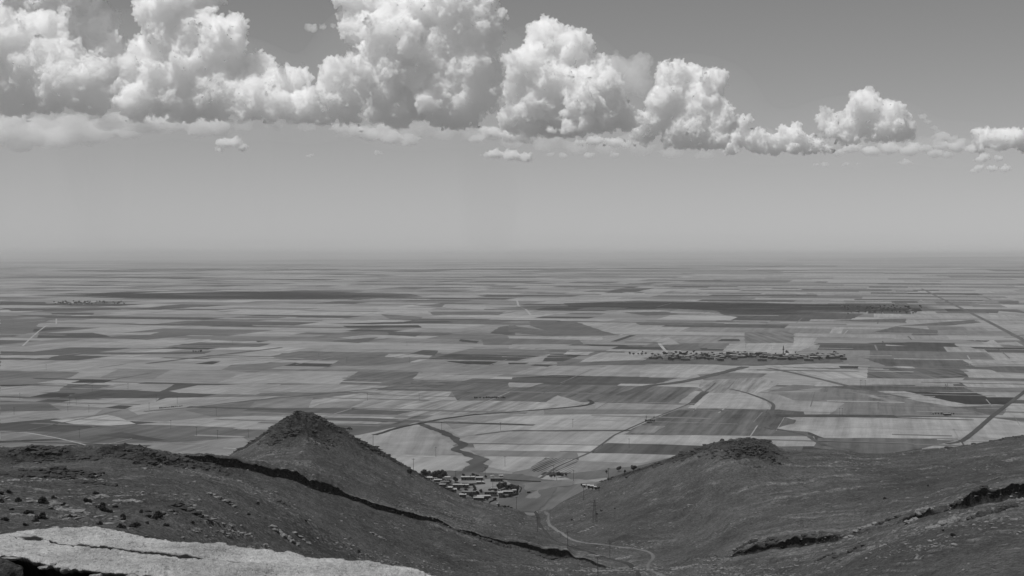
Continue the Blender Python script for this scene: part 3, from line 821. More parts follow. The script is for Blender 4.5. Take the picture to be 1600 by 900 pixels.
    m = t_.diffuse(t_.math('MULTIPLY', t_.ramp(t_.noise(P, 9, 6, .75), .35, .65, .008, .03), 1.0), .95, t_.noise(P, 25, 5, .75), .03, .05)
    tag(mesh_obj('hilltop', V, F, m, smooth=True), 'stony hilltop earth painted near-black for the shade below the slab', kind='structure')
slab()
def fore_stone(x, y, Y, w_, d_, h_, lab, seed, pale=True):
    p = at(x, y, Y); v, f = stone_mesh(seed, 4, 1.0, .16)
    v = v * np.array([w_ / 2, d_ / 2, h_ / 2]); v[:, 2] += .006 * fbm(v[:, 0], v[:, 1], .04, 3, seed)
    o = mesh_obj('stone', v, f, M_FORE if pale else M_SHADE, smooth=False); o.location = p; tag(o, lab, 'rock', 'stones below the cracked slab')
M_SHADE = rock_mat('stone_shade_tone', .03, .08, 5)  # shade of the corner boulder put into its colour
fore_stone(4, 893, 9.8, .34, .30, .24, 'large dark boulder with a bright rim in the bottom left corner', 301, False)
fore_stone(14, 872.5, 9.95, .17, .06, .035, 'pale piece standing for the lit top rim of the corner boulder', 302)  # lit rim of the boulder made as a separate pale piece
fore_stone(102, 892, 10.35, .075, .06, .05, 'egg shaped pale stone in the dark gap under the slab', 303)
fore_stone(70, 887, 10.5, .10, .07, .035, 'flat grey stone left of the egg shaped one', 304)
fore_stone(152, 900, 10.25, .12, .08, .05, 'pale stone cut by the bottom edge of the view', 305)
fore_stone(84, 881.5, 10.75, .06, .05, .02, 'thin pale flake of stone tucked under the slab edge', 306)
fore_stone(89, 824.5, 12.5, .10, .08, .035, 'small bright stone on the far rim of the slab', 307)
fore_stone(205, 900, 10.2, .1, .08, .04, 'grey stone half buried right of the gap', 308)

# ------------------------------------------------------------------ plants
def leaf_mat(name, v):
    t = NT(name); P = t.n('NewGeometry').outputs['Position']
    return t.diffuse(t.math('MULTIPLY', t.ramp(t.noise(P, .8, 3, .7), .3, .7, .6, 1.4), v), .8, None, 1, .1)
M_LEAF = leaf_mat('dark_leaves', .03); M_BUSH = leaf_mat('bush_leaves', .022); M_BARK = flat_mat('bark', .05)
def crown_mesh(seed, n, rx, rz, zc, leaf, lobes=7):
    rs = np.random.RandomState(seed); V = []; F = []
    L = [(rs.uniform(-.55, .55, 3), rs.uniform(.35, .6)) for _ in range(lobes)]
    for i in range(n):
        c, r = L[rs.randint(lobes)]; d = rs.normal(size=3); d /= np.linalg.norm(d)
        p = (c + d * r * rs.uniform(.5, 1.0) ** .5) * np.array([rx, rx, rz]) + np.array([0, 0, zc])
        a = rs.normal(size=3); a /= np.linalg.norm(a); b = np.cross(a, d); b /= np.linalg.norm(b) + 1e-6; s = leaf * rs.uniform(.6, 1.4)
        k = len(V); V += [p - a * s, p + b * s * .7, p + a * s, p - b * s * .7]; F.append((k, k + 1, k + 2, k + 3))
    return np.array(V), F
def limb(a, b, r0, r1, n=6):
    a, b = Vector(a), Vector(b); q = (b - a).to_track_quat('Z', 'Y'); V = []
    for p, r in ((a, r0), (b, r1)):
        for i in range(n):
            an = i * 2 * math.pi / n; V.append(tuple(p + q @ Vector((math.cos(an) * r, math.sin(an) * r, 0))))
    return V, [(i, (i + 1) % n, n + (i + 1) % n, n + i) for i in range(n)] + [tuple(range(n))[::-1], tuple(range(n, 2 * n))]
def join(parts):
    V = []; F = []
    for v, f in parts:
        k = len(V); V += [tuple(p) for p in v]; F += [tuple(int(i) + k for i in q) for q in f]
    return V, F
def tree_proto(seed, h, rx, slim=False):
    t = empty('tree', (0, 0, 0))
    V, F = join([limb((0, 0, -.3), (0, 0, h * .45), h * .035, h * .022)] + [limb((0, 0, h * .3), (math.cos(a) * rx * .5, math.sin(a) * rx * .5, h * .65), h * .018, h * .008, 5) for a in (0.3, 2.2, 4.1)])
    mesh_obj('trunk', V, F, M_BARK, t)
    V, F = crown_mesh(seed, 620, rx, h * (.46 if slim else .36), h * (.52 if slim else .62), .34 if not slim else .28, 9)
    mesh_obj('crown', V, F, M_LEAF, t)
    return t
def copy_tree(o, parent=None):
    c = o.copy(); C.objects.link(c)
    if parent is not None: c.parent = parent
    for ch in list(o.children): copy_tree(ch, c)
    return c
PRO = {}
def place(key, make, loc, rz=0, sc=1.0, szz=None):
    if key not in PRO: PRO[key] = make(); o = PRO[key]
    else: o = copy_tree(PRO[key])
    for k in list(o.keys()):
        if k in ('label', 'group'): del o[k]
    o.location = loc; o.rotation_euler = (0, 0, rz); o.scale = (sc, sc, szz or sc); return o
rr = random.Random(99)
NEAR_TREES = [ # column, base row, height m, label
 (664,747,4.5,'leftmost dark tree of the near village, half behind the slope'),(670,747,5,'second dark tree of the near village from the left'),
 (675,748,4,'low dark tree before the big clump of the near village'),(681,750,6,'left tree of the big dark clump in the near village'),
 (686,750,7,'tallest tree of the big dark clump in the near village'),(691,750,6.5,'right tree of the big dark clump in the near village'),
 (688,752,4.5,'front tree of the big dark clump in the near village'),(711,755,4.5,'dark round tree between the pale shed and the long wall'),
 (724,747,3,'little tree behind the longest pale roof, left'),(739,747,3.2,'little tree behind the longest pale roof, right'),(746,747,2.6,'little tree behind the small white house'),
 (779,768,4.5,'left tree of the walled garden in the village'),(784,766,5,'second tree of the walled garden'),(789,765,5,'middle tree of the walled garden'),
 (794,768,4.2,'fourth tree of the walled garden, in front'),(800,768,4.5,'fifth tree of the walled garden'),(805,770,5,'tree beside the slim poplar'),
 (746,776,3.6,'dark tree behind the twin long roofs'),(738,779,3.8,'dark tree left of the twin long roofs'),(755,783,3.2,'dark tree in front of the twin long roofs'),(762,784,3.0,'dark tree at the right end of the twin long roofs'),
 (641,743,3.5,'lone tree on the shoulder of the pointed hill'),
 (861,747,2.5,'leftmost tree of the row by the striped orchard'),(866,747,2.5,'second tree of the row by the striped orchard'),(872,746,3.6,'tallest tree of the row by the striped orchard'),(878,746,3,'fourth tree of the row by the striped orchard'),(884,745,2.3,'right tree of the row by the striped orchard'),
 (948,740,2.2,'small tree at the left end of the hedge by the right hill'),(967,737,4,'tallest tree of the hedge by the right hill'),(976,740,2,'low tree in the hedge by the right hill'),(990,737,3.4,'right tree of the hedge by the right hill'),
 (728,765,3.4,'dark tree on the lane below the long low wall'),(741,766,2.8,'second dark tree on the village lane'),(716,767,3.2,'dark tree behind the lower village roofs'),(728,770,3,'dark tree right behind the long dark house, left'),
 (742,771,3.2,'dark tree right behind the long dark house, right'),(752,771,2.6,'low tree between lower village and garden'),(703,757,3,'dark tree above the stepped roofs by the slope'),(697,749,3.5,'tree behind the pale boxy shed'),(766,770,2.6,'low tree left of the village garden'),
 (774,773,3.4,'dark tree at the left garden corner'),(787,779,2.6,'low tree in front of the garden houses'),(797,778,2.8,'dark tree at the lower garden wall'),(773,783,2.4,'low tree right of the twin roofs'),(759,748,2.4,'little tree between the back houses'),
 (910,761,2.2,'tree left of the white huts'),(935,766,2,'tree right of the white huts')]
for n, (x, y, h_, lab) in enumerate(NEAR_TREES):
    p = hit(x, y); k = n % 3
    o = place('tree%d' % k, lambda: tree_proto(k, 5.0, 2.2), (p.x, p.y, drop(p.x, p.y)), rr.uniform(0, 6), h_ / 5.0 * 1.35)
    tag(o, lab, 'tree', 'trees of the near village')
p = hit(809, 773); tag(place('poplar', lambda: tree_proto(8, 8.0, 1.0, True), (p.x, p.y, 0), 0, 1.0), 'slim dark poplar standing tall at the right side of the near village', 'tree')

def bush_proto(seed):
    t = empty('bush', (0, 0, 0))
    V, F = crown_mesh(seed, 260, .9, .62, .45, .17, 5); mesh_obj('leaves', V, F, M_BUSH, t)
    V, F = join([limb((0, 0, -.2), (math.cos(a) * .3, math.sin(a) * .3, .5), .05, .02, 5) for a in (0, 2, 4)]); mesh_obj('stem', V, F, M_BARK, t)
    return t
BUSH = [(67,787,1.6),(45,803,1.1),(63,810,1.2),(14,770,.8),(2,772,.9),(28,784,.9),(3,786,.8),(18,797,.6),(85,779,.7),(138,785,1.0),(150,772,.8),(157,794,1.2),(163,799,.9),(180,793,.7),(193,808,.7),(192,813,.6),(210,824,1.4),(190,825,.9),(220,801,.6),(232,808,.8),(247,808,1.3),(243,811,.9),(283,790,.9),(273,802,.7),(10,814,.8),(5,813,.7),(55,815,.7),(41,822,.6),(80,796,.6),(155,820,.7),(172,801,.8),(230,818,.6),(110,808,.6),(98,790,.6),(260,822,.8),(300,818,.6),(323,812,.6),(388,805,.7),(402,788,.8),(478,815,.7),(560,862,.9),(232,852,.8),(1490,838,.9),(1473,830,.7),(1382,780,.9),(1450,760,.8),(913,806,.9),(933,804,.9),(940,799,.9),(961,795,.8),(893,813,.8)]
WH = ['left slope', 'slope above the slab', 'valley side', 'right slope']
for n, (x, y, s) in enumerate(BUSH):
    p = hit(x, y)
    o = place('bush%d' % (n % 3), lambda: bush_proto(50 + n), p, rr.uniform(0, 6), s * 1.15)
    where = ('at the left edge of' if x < 35 else 'on the left part of' if x < 120 else 'in the middle of' if x < 215 else 'towards the right of') + ' the near left slope' if x < 340 else ('on the long left slope above the slab' if x < 700 else 'beside the valley track on the right bank' if x < 1000 else 'on the right hillside')
    tag(o, ('big' if s > 1.05 else 'middling' if s > .75 else 'small') + ' dark round bush ' + where + (', high up' if y < 792 else ', lower down' if y > 806 else ', half way down'), 'bush', 'dark bushes scattered on the slopes')

def village_bushes():
    for k, (x, y, s) in enumerate([(779,792,1.0),(784,792,1.6),(789,793,1.6),(794,793,1.5),(799,794,1.2)]):
        p = hit(x, y); o = place('bush%d' % (k % 3), None, p, k, s)
        tag(o, ['leftmost', 'second', 'middle', 'fourth', 'rightmost'][k] + ' bush of the dark row below the near village', 'bush', 'bush row below the near village')
village_bushes()

# ------------------------------------------------------------------ houses
M_ROOFP = flat_mat('pale_sheet_roof', .34, .5, .15); M_ROOFG = flat_mat('grey_roof', .15, .8, .3)
M_WALLD = flat_mat('mud_brick_shaded', .05); M_WALLP = flat_mat('whitewash', .28); M_DOOR = flat_mat('door_paint', .03); M_PANE = flat_mat('dark_pane', .012, .2)  # mud brick lowered in tone to hold the shade of backlit walls
def box(x0, x1, y0, y1, z0, z1):
    v = [(x, y, z) for z in (z0, z1) for y in (y0, y1) for x in (x0, x1)]
    return v, [(0, 2, 3, 1), (4, 5, 7, 6), (0, 1, 5, 4), (1, 3, 7, 5), (3, 2, 6, 7), (2, 0, 4, 6)]
def house(wd, dp, ht, wall, roof, gable=False, windows=3, chimney=False):
    t = empty('house', (0, 0, 0)); a, b = wd / 2, dp / 2
    mesh_obj('wall', *join([box(-a, a, -b, b, -.4, ht)]), wall, t)
    if gable:
        e = .35; r = ht + dp * .22
        v = [(-a - e, -b - e, ht + .01), (a + e, -b - e, ht + .01), (a + e, b + e, ht + .01), (-a - e, b + e, ht + .01), (-a - e, 0, r), (a + e, 0, r)]
        ro = mesh_obj('roof', v, [(0, 1, 5, 4), (2, 3, 4, 5), (0, 4, 3), (1, 2, 5), (0, 3, 2, 1)], roof, t)
    else:
        ro = mesh_obj('roof', *join([box(-a - .3, a + .3, -b - .3, b + .3, ht + .01, ht + .28)]), roof, t)
    if chimney: mesh_obj('chimney', *box(a * .3, a * .3 + .6, -.3, .3, ht + .2, ht + 1.5), wall, ro)
    n = windows + 1
    for i in range(n):
        x = -a + wd * (i + .5) / n
        if i == n // 2: mesh_obj('door', *box(x - .5, x + .5, -b - .06, -b + .05, 0, 2.05), M_DOOR, t)
        else: mesh_obj('window', *box(x - .5, x + .5, -b - .05, -b + .05, .95, 2.0), M_PANE, t)
    return t
HOUSES = [ # column of middle, row of base, width px, height m, depth m, wall, roof, gable, label
 (731,751.5,21,3.0,6,0,1,0,'longest building of the near village with a bright flat roof'),
 (749,751.5,11,2.6,6,0,1,0,'small bright roofed house right of the longest building'),
 (699,753,8,3.6,6,1,1,0,'pale boxy shed left of the longest building'),
 (776,753.5,19,2.9,6,0,0,0,'dark walled barn standing alone at the back right of the village'),
 (769,751,5,3.4,4,1,1,0,'tiny bright hut at the left end of the lone barn'),
 (783,750,6,3.4,5,1,1,0,'little bright upper room at the right end of the lone barn'),
 (720,763,24,2.6,5,0,1,0,'long low dark wall with a thin bright roof in the village middle'),
 (735,760,10,2.4,5,0,0,1,'grey roofed house behind the long low wall'),
 (750,757,11,1.8,4,0,1,0,'low open shed with pale roof behind the yard'),
 (675,751,15,2.2,8,1,1,0,'pale flat roof showing above the slope at the village left'),
 (684,754,12,2.0,6,0,1,0,'narrow pale roof next to the big tree clump'),
 (695,758,13,2.4,6,0,0,0,'dark house below the pale boxy shed'),
 (692,762,9,2.0,6,0,0,1,'dark cottage nearest the slope at the village left'),
 (700,766,12,1.6,7,0,1,0,'pale roof almost touching the slope'),
 (708,769,10,1.6,6,0,1,0,'lowest pale roof along the left slope'),
 (734,774.5,25,2.7,6,0,0,0,'long dark house with a grey roof in the lower village'),
 (723,778,10,2.0,5,0,1,0,'small bright roof left of the twin long roofs'),
 (756,779.5,20,2.0,5,0,1,0,'upper one of the twin long bright roofs'),
 (748,783,15,2.2,6,0,1,0,'lower one of the twin long bright roofs'),
 (767,774,20,2.4,6,0,0,0,'dark low house between the lower village and the garden'),
 (781,776.5,7,3.2,5,1,1,1,'bright gabled hut at the left end of the garden wall'),
 (793,773,15,2.2,5,0,1,0,'house with a bright roof under the garden trees'),
 (804,772.5,6,3.0,5,1,1,0,'small bright hut beside the poplar'),
 (772,766.5,9,1.5,4,0,1,0,'thin pale shed roof behind the garden'),
 (778,791,3,1.6,3,1,1,0,'tiny white hut at the bush row below the village'),
 (913,762,4,2.0,4,1,1,1,'leftmost white hut at the foot of the right hill'),
 (919,764,3.5,2.4,4,1,1,1,'second white hut at the foot of the right hill'),
 (925,764.5,5,2.2,4,1,1,1,'widest white hut at the foot of the right hill'),
 (930,765.5,3,2.0,3,1,1,1,'rightmost white hut at the foot of the right hill'),
 (826,771.5,5,1.6,4,0,0,0,'low ruin on the bare patch below the pale field'),
]
for n, (x, y, wpx, h_, d_, wl, rf, gb, lab) in enumerate(HOUSES):
    p = hit(x, y); wm = wpx * p.y / FPX
    d_ *= .72; o = house(wm, d_, h_, (M_WALLD, M_WALLP)[wl], (M_ROOFG, M_ROOFP)[rf], bool(gb), 1 if wm < 4 else 2 if wm < 6 else 4, n % 4 == 0)
    o.location = (p.x, p.y + d_ / 2, drop(p.x, p.y)); o.rotation_euler.z = R(rr.uniform(-7, 7)) if wm > 4 else R(rr.uniform(-25, 25))
    tag(o, lab, 'house', 'houses of the near village' if x < 850 else 'white huts by the right hill')
# garden and yard walls
def wall_run(pts, h_, lab, tone=None):
    P = [hit(*q) for q in pts]; parts = []
    for a, b in zip(P, P[1:]):
        d = (b - a); d.z = 0; L = d.length; d.normalize(); s = Vector((d.y, -d.x, 0)) * .25
        v = [tuple(q + k * s + Vector((0, 0, z - q.z))) for z in (-.3, h_) for q in (a, b) for k in (-1, 1)]
        parts.append((v, [(0, 1, 3, 2), (4, 6, 7, 5), (0, 4, 5, 1), (2, 3, 7, 6), (0, 2, 6, 4), (1, 5, 7, 3)]))
    o = mesh_obj('garden_wall', *join(parts), M_WALLD); tag(o, lab, 'wall')
wall_run([(780,779),(795,778),(809,774)], 2.0, 'dark wall closing the village garden at the lower right')
wall_run([(757,776.5),(779,776.5)], 1.7, 'dark wall linking the lower village to the garden')
wall_run([(786,750.5),(818,753),(845,754)], 1.3, 'long dark bank wall running right from the lone barn')
wall_run([(705,765),(718,766)], 1.3, 'short dark wall under the village middle')

wall_run([(722,757.5),(745,758),(758,757)], 1.5, 'low dark yard wall behind the long low house')
wall_run([(715,772),(722,775),(738,776)], 1.4, 'dark pen wall in the lower village')
wall_run([(690,757),(700,760),(714,761)], 1.5, 'dark wall stepping down beside the slope houses')
wall_run([(800,759),(815,763),(812,770)], 1.2, 'low wall round the paddock beside the poplar')
wall_run([(742,785),(765,786),(775,782)], 1.4, 'dark wall below the twin long roofs')

# far village round the minaret
def block(wd, dp, ht, wall, roof):
    o = mesh_obj('cottage', *join([box(-wd / 2, wd / 2, -dp / 2, dp / 2, -.3, ht)]), wall)
    mesh_obj('roof', *join([box(-wd / 2 - .4, wd / 2 + .4, -dp / 2 - .4, dp / 2 + .4, ht + .01, ht + .4)]), roof, o); return o
def far_tree(seed, h, rx):
    V, F = join([limb((0, 0, -.3), (0, 0, h * .4), .25, .15)]); o = mesh_obj('tree', V, F, M_BARK)
    V, F = crown_mesh(seed, 130, rx, h * .4, h * .58, .8, 6); mesh_obj('crown', V, F, M_LEAF, o); return o
def band(x, y):
    a = ('at the left end' if x < 1060 else 'in the left half' if x < 1120 else 'at the middle' if x < 1175 else 'left of the minaret' if x < 1222 else 'right of the minaret' if x < 1262 else 'at the right end')
    return a + ' of the far village, ' + ('back row' if y < 557 else 'middle row' if y < 561 else 'front row')
kinds = [(10,7,3.2,0,0),(13,7,3,0,1),(8,6,3.4,1,1),(15,8,2.8,0,0),(7,6,3,0,1)]
words = ['dark house with a grey roof', 'dark house with a pale roof', 'small whitewashed house', 'long dark house', 'tiny dark house']
r2 = random.Random(17)
def dens(x): return np.interp(x, [1012, 1030, 1060, 1100, 1150, 1200, 1240, 1280, 1322], [.2, 1, .9, 1, .9, .7, .8, .7, .3])
nh = 0
while nh < 140:
    x = r2.uniform(1014, 1320)
    if r2.random() > dens(x): continue
    y = r2.gauss(559.0, 3.2)
    if x > 1240: y = r2.gauss(560, 1.8)
    if not 553 < y < 566: continue
    k = r2.choice([0, 0, 1, 2, 3, 3, 4]); p = gnd(x, y)
    o = place('cot%d' % k, lambda: block(kinds[k][0], kinds[k][1], kinds[k][2], (M_WALLD, M_WALLP)[kinds[k][3]], (M_ROOFG, M_ROOFP)[kinds[k][4]]), (p.x, p.y, 1.2), R(r2.uniform(-20, 20)))
    tag(o, words[k] + ' ' + band(x, y), 'house', 'houses of the far village'); nh += 1
nh = 0
while nh < 135:
    x = r2.uniform(1010, 1325)
    if r2.random() > dens(x): continue
    y = r2.gauss(558.0, 3.2)
    if not 552 < y < 567: continue
    k = r2.randrange(3); p = gnd(x, y); s = r2.uniform(.5, 1.1)
    o = place('ft%d' % k, lambda: far_tree(70 + k, 7, 3.6), (p.x, p.y, 1.1), r2.uniform(0, 6), s, s * .8)
    tag(o, ('tall' if s > .9 else 'low') + ' dark tree ' + band(x, y), 'tree', 'trees of the far village'); nh += 1
def mini(xs, ys, hs, lab, group):
    for i, (x, y) in enumerate(zip(xs, ys)):
        k = i % 3; p = gnd(x, y)
        o = place('ft%d' % k, lambda: far_tree(70 + k, 7, 3.6), (p.x, p.y, 1.0), i, hs * r2.uniform(.7, 1.2)); tag(o, lab, 'tree', group)
mini([742,745,750,756,760,764,767,770,773,776,779,783,786,789], [624.5]*14, .42, 'dark tree in the short row on the field left of centre', 'tree row on the field left of centre')
mini([1458,1462,1466,1471,1474,1477,1480,1483,1486,1490], [649.5]*10, .4, 'dark tree of the clump beside the right road', 'tree clump beside the right road')
mini([1009,1013,1016,1019,1022], [661]*5, .4, 'small tree beside the two masts on the middle fields', 'trees beside the two masts')
mini([536,540,543,546,549], [674]*5, .45, 'dark bushy tree at the ditch behind the pointed hill', 'trees at the ditch behind the pointed hill')
mini([984,990,997,1003,1009,1004], [555,556,555.5,556,555,552], .7, 'tree standing apart left of the far village', 'trees left of the far village')
mini([250+i*3.1 for i in range(12)], [640.4 - i * .3 for i in range(12)], .28, 'tiny tree in the hedge row on the left fields', 'hedge row on the left fields')
mini([302,306,310,314], [551,551.5,551,551.5], .6, 'tree at the small farm on the left plain', 'trees at the small farm on the left plain')
mini([80+r2.random()*115 for i in range(40)], [474.5+r2.uniform(-1.8,2.2) for i in range(40)], 1.1, 'tiny tree of the distant hamlet at the far left', 'trees of the distant left hamlet')
mini([1315+r2.random()*125 for i in range(46)], [485+r2.uniform(-6,7) for i in range(46)], 1.1, 'tiny tree of the distant hamlet at the right beyond the dark land', 'trees of the distant right hamlet')
def hamlet(cx, wx, cy, wy, n, lab, grp):
    for i in range(n):
        k = [1, 2, 4][i % 3]; p = gnd(cx + r2.uniform(-wx, wx), cy + r2.uniform(-wy, wy))
        o = place('cot%d' % k, None, (p.x, p.y, 1.0), r2.uniform(-.4, .4), 1.0); tag(o, lab, 'house', grp)
hamlet(130, 48, 475, 2, 14, 'tiny pale house of the distant hamlet at the far left', 'houses of the distant left hamlet')
hamlet(1370, 55, 484, 5, 16, 'tiny pale house of the distant hamlet at the right', 'houses of the distant right hamlet')
p = gnd(1480, 650); tag(place('cot1', None, (p.x, p.y, 1.1), .1, .6), 'small farm building among the trees beside the right road', 'house')
p = gnd(1015, 661.5); tag(place('cot3', None, (p.x, p.y, 1.1), .1, .35), 'little pump house beside the two masts on the middle fields', 'hut')

def lathe(prof, n=12):
    V = [(r * math.cos(i * 2 * math.pi / n), r * math.sin(i * 2 * math.pi / n), z) for r, z in prof for i in range(n)]
    F = [(k * n + i, k * n + (i + 1) % n, (k + 1) * n + (i + 1) % n, (k + 1) * n + i) for k in range(len(prof) - 1) for i in range(n)]
    return V, F
p = gnd(1224, 559)
mn = empty('minaret', (p.x, p.y, 1.0))
mesh_obj('shaft', *lathe([(1.6, -.5), (1.6, 3), (1.05, 3.6), (.95, 14)]), M_ROOFG, mn)
mesh_obj('balcony', *lathe([(.95, 13.2), (1.7, 13.9), (1.7, 14.7), (.8, 14.8)]), M_WALLD, mn)
mesh_obj('spire', *lathe([(.8, 14.8), (.75, 17), (.95, 17.1), (.02, 21.5)]), M_WALLD, mn)
tag(mn, 'slender dark minaret rising above the far village', 'minaret')
ms = empty('mosque', (p.x + 7, p.y, 1.0))
mesh_obj('wall', *box(-4.5, 4.5, -4, 4, -.3, 4), M_WALLP, ms)
mesh_obj('dome', *lathe([(3.6, 4.01), (3.5, 4.9), (2.8, 6.1), (1.6, 6.9), (.02, 7.3)]), M_ROOFP, ms)
mesh_obj('door', *box(-.7, .7, -4.07, -3.9, 0, 2.4), M_DOOR, ms)
tag(ms, 'small pale domed mosque at the foot of the minaret', 'mosque')

# ------------------------------------------------------------------ power poles and masts
M_POLE = flat_mat('creosoted_wood', .03)
def pole():
    o = mesh_obj('power_pole', *join([limb((0, 0, -1), (0, 0, 9), .14, .10, 8)]), M_POLE)
    mesh_obj('crossarm', *join([box(-1.1, 1.1, -.07, .07, 8.3, 8.46)]), M_POLE, o)
    mesh_obj('insulators', *join([limb((x, 0, 8.46), (x, 0, 8.75), .06, .05, 6) for x in (-1, -.35, .35, 1)]), M_DOOR, o)
    return o
POLES = [(31,625),(22,648),(72,578),(106,643),(109,633),(119,633),(139,645),(144,612),(233,641),(244,628),(277,631),(200,609),(267,670),(307,681),(340,686),(338,650),(388,684),(124,684),
 (363,539),(542,567),(640,567),(574,626),(655,626),(583,700),(646,738),(681,714),(690,673),(782,673),(789,729),(758,747),(712,753),(770,766),(807,796),(840,832),(887,858),(896,752),(951,752),(636,541),(498,560),(1312,650),(1316,650),(1372,640),(1345,604),(1352,604),(1205,546),(1165,545),(895,668),(865,744),(934,902),(953,874),(912,782),(870,752),(983,700)]
def pdesc(x, y):
    if y > 790 or (x == 807): return 'beside the valley stream below the village'
    if 640 < x < 830 and y > 700: return 'in or behind the near village'
    if x >= 830 and y > 700: return 'at the foot of the right hill'
    if x < 420 and y > 660: return 'on the dark field left of the pointed hill'
    if x < 420 and y > 600: return 'on the pale fields at the left'
    if x < 420: return 'far out on the left plain'
    if x < 800 and y > 600: return 'on the fields behind the pointed hill'
    if x < 800: return 'far out on the middle plain'
    return 'on the fields at the right'
seen = {}
for (x, y) in POLES:
    p = hit(x, y); o = place('pole', pole, (p.x, p.y, drop(p.x, p.y)), rr.uniform(-.5, .5), 1.0)
    tag(o, 'thin dark power pole ' + pdesc(x, y), 'power pole', 'power poles across the plain')
def mast():
    t = empty('lattice_mast', (0, 0, 0)); parts = []
    for sx in (-1, 1):
        for sy in (-1, 1): parts.append(limb((sx * 1.2, sy * 1.2, 0), (sx * .2, sy * .2, 13), .07, .05, 4))
    for k in range(8):
        a, b = 1.2 - k * .125, 1.2 - (k + 1) * .125; z0, z1 = k * 1.625, (k + 1) * 1.625
        for s in (-1, 1): parts += [limb((-a, s * a, z0), (b, s * b, z1), .04, .04, 4), limb((s * a, -a, z0), (s * b, b, z1), .04, .04, 4)]
    mesh_obj('frame', *join(parts), M_POLE, t)
    for z in (9.5, 11.2): mesh_obj('arm', *join([box(-2.2, 2.2, -.08, .08, z, z + .16)]), M_POLE, t)
    return t
for (x, y, s, lab) in [(929,816,1.0,'lattice power mast standing on the right bank above the track'),(1010,661,.62,'left one of the two masts on the middle fields'),(1022,661,.62,'right one of the two masts on the middle fields')]:
    p = hit(x, y); tag(place('mast', mast, (p.x, p.y, drop(p.x, p.y)), .3, s), lab, 'mast', 'lattice masts')
# ------------------------------------------------------------------ clouds
BASE_H = 1500.0                   # cloud base above the eye, m
def ico_(sub):
    bm = bmesh.new(); bmesh.ops.create_icosphere(bm, subdivisions=sub, radius=1)
    v = np.array([p.co[:] for p in bm.verts]); f = np.array([[q.index for q in p.verts] for p in bm.faces]); bm.free()
    return v, f

tex = {}
def texture(kind, size, **kw):
    k = (kind, size)
    if k not in tex:
        t = bpy.data.textures.new('billow', kind); t.noise_scale = size
        for a, b in kw.items(): setattr(t, a, b)
        tex[k] = t
    return tex[k]
def cloud_material(name, sigma):
    t = NT(name)
    pv = t.n('VolumeScatter', {'Color': (1, 1, 1, 1), 'Density': sigma, 'Anisotropy': 0.0})
    t.t.links.new(pv.outputs[0], t.out.inputs[1])
    return t.m
def cloud_surface():
    t = NT('cloud_white')
    d = t.n('BsdfDiffuse', {'Color': (.92, .92, .92, 1)}); tr = t.n('BsdfTranslucent', {'Color': (.92, .92, .92, 1)})
    m = t.n('MixShader', {0: 0.35, 1: d.outputs[0], 2: tr.outputs[0]})
    t.t.links.new(m.outputs[0], t.out.inputs[0])
    return t.m
def cloud_material(sigma, g=0.0):
    t = NT('cloud_vapour')
    pv = t.n('VolumeScatter', {'Color': (1, 1, 1, 1), 'Density': sigma, 'Anisotropy': g})
    t.t.links.new(pv.outputs[0], t.out.inputs[1])
    return t.m
CLOUD_M = {}
def make_cloud(label, blobs, base_y, sigma=0.027, vox=11.5, seed=1, kids=20, gk=9, group=None, flat=0.10, dsc=1.0, D=None, zb=None, sx=1.0):
    rng = random.Random(seed)
    if D is None: D = BASE_H * FPX / (398 - base_y)
    k = D / FPX
    zb = at(800, base_y, D).z if zb is None else zb
    sph = []
    for b in blobs:
        px, py, r = b[:3]
        c = at(px, py, D); rr = r * k
        c.y += b[3] * k if len(b) > 3 else rng.uniform(-.6, .6) * rr
        sph.append((c, rr))
        for i in range(kids):
            d = Vector((rng.gauss(0, 1), rng.gauss(0, 1), rng.gauss(.3, .9))).normalized()
            r2 = rr * rng.uniform(.14, .42); c2 = c + Vector((d.x * sx, d.y, d.z)) * (rr * rng.uniform(.75, .95))
            sph.append((c2, r2))
            for j in range(gk):
                d2 = (Vector((rng.gauss(0, 1), rng.gauss(0, 1), rng.gauss(.2, .9))).normalized() + d * .7).normalized()
                sph.append((c2 + Vector((d2.x * sx, d2.y, d2.z)) * r2 * .9, r2 * rng.uniform(.25, .5)))
    O = at(blobs[0][0], blobs[0][1], D); O.z = zb
    V = []; F = []
    for n, (c, r) in enumerate(sph):
        v = IV * np.array([r * (1 + (sx - 1) * .7), r, r]) + np.array((c - O)[:]); V.append(v); F.append(IF + n * len(IV))
    V = np.vstack(V); F = np.vstack(F)
    lo = V[:, 2] < 0; V[lo, 2] *= flat
    o = mesh_obj('cloud', V, F)
    rm = o.modifiers.new('r', 'REMESH'); rm.mode = 'VOXEL'; rm.voxel_size = vox * dsc
    def disp(t, s, mid=0.4):
        if sigma < .02: s *= .6
        m = o.modifiers.new('d', 'DISPLACE'); m.texture = t; m.strength = s * dsc; m.mid_level = mid; m.texture_coords = 'LOCAL'
    disp(texture('CLOUDS', 260.0 * dsc, noise_depth=2), 110, 0.5)
    disp(texture('VORONOI', 140.0 * dsc), -80)
    disp(texture('VORONOI', 55.0 * dsc), -68)
    disp(texture('CLOUDS', 34.0 * dsc, noise_depth=3), 36, 0.5)
    dg = bpy.context.evaluated_depsgraph_get(); dg.update()
    me = bpy.data.meshes.new_from_object(o.evaluated_get(dg))
    o.modifiers.clear(); o.data = me; o.location = O
    me.materials.clear()
    if sigma not in CLOUD_M: CLOUD_M[sigma] = cloud_material(sigma)
    me.materials.append(CLOUD_M[sigma])
    print('cloud', len(me.polygons), round(D))
    tag(o, label, 'cloud', group)
    return o
GC = 'cumulus clouds over the plain'
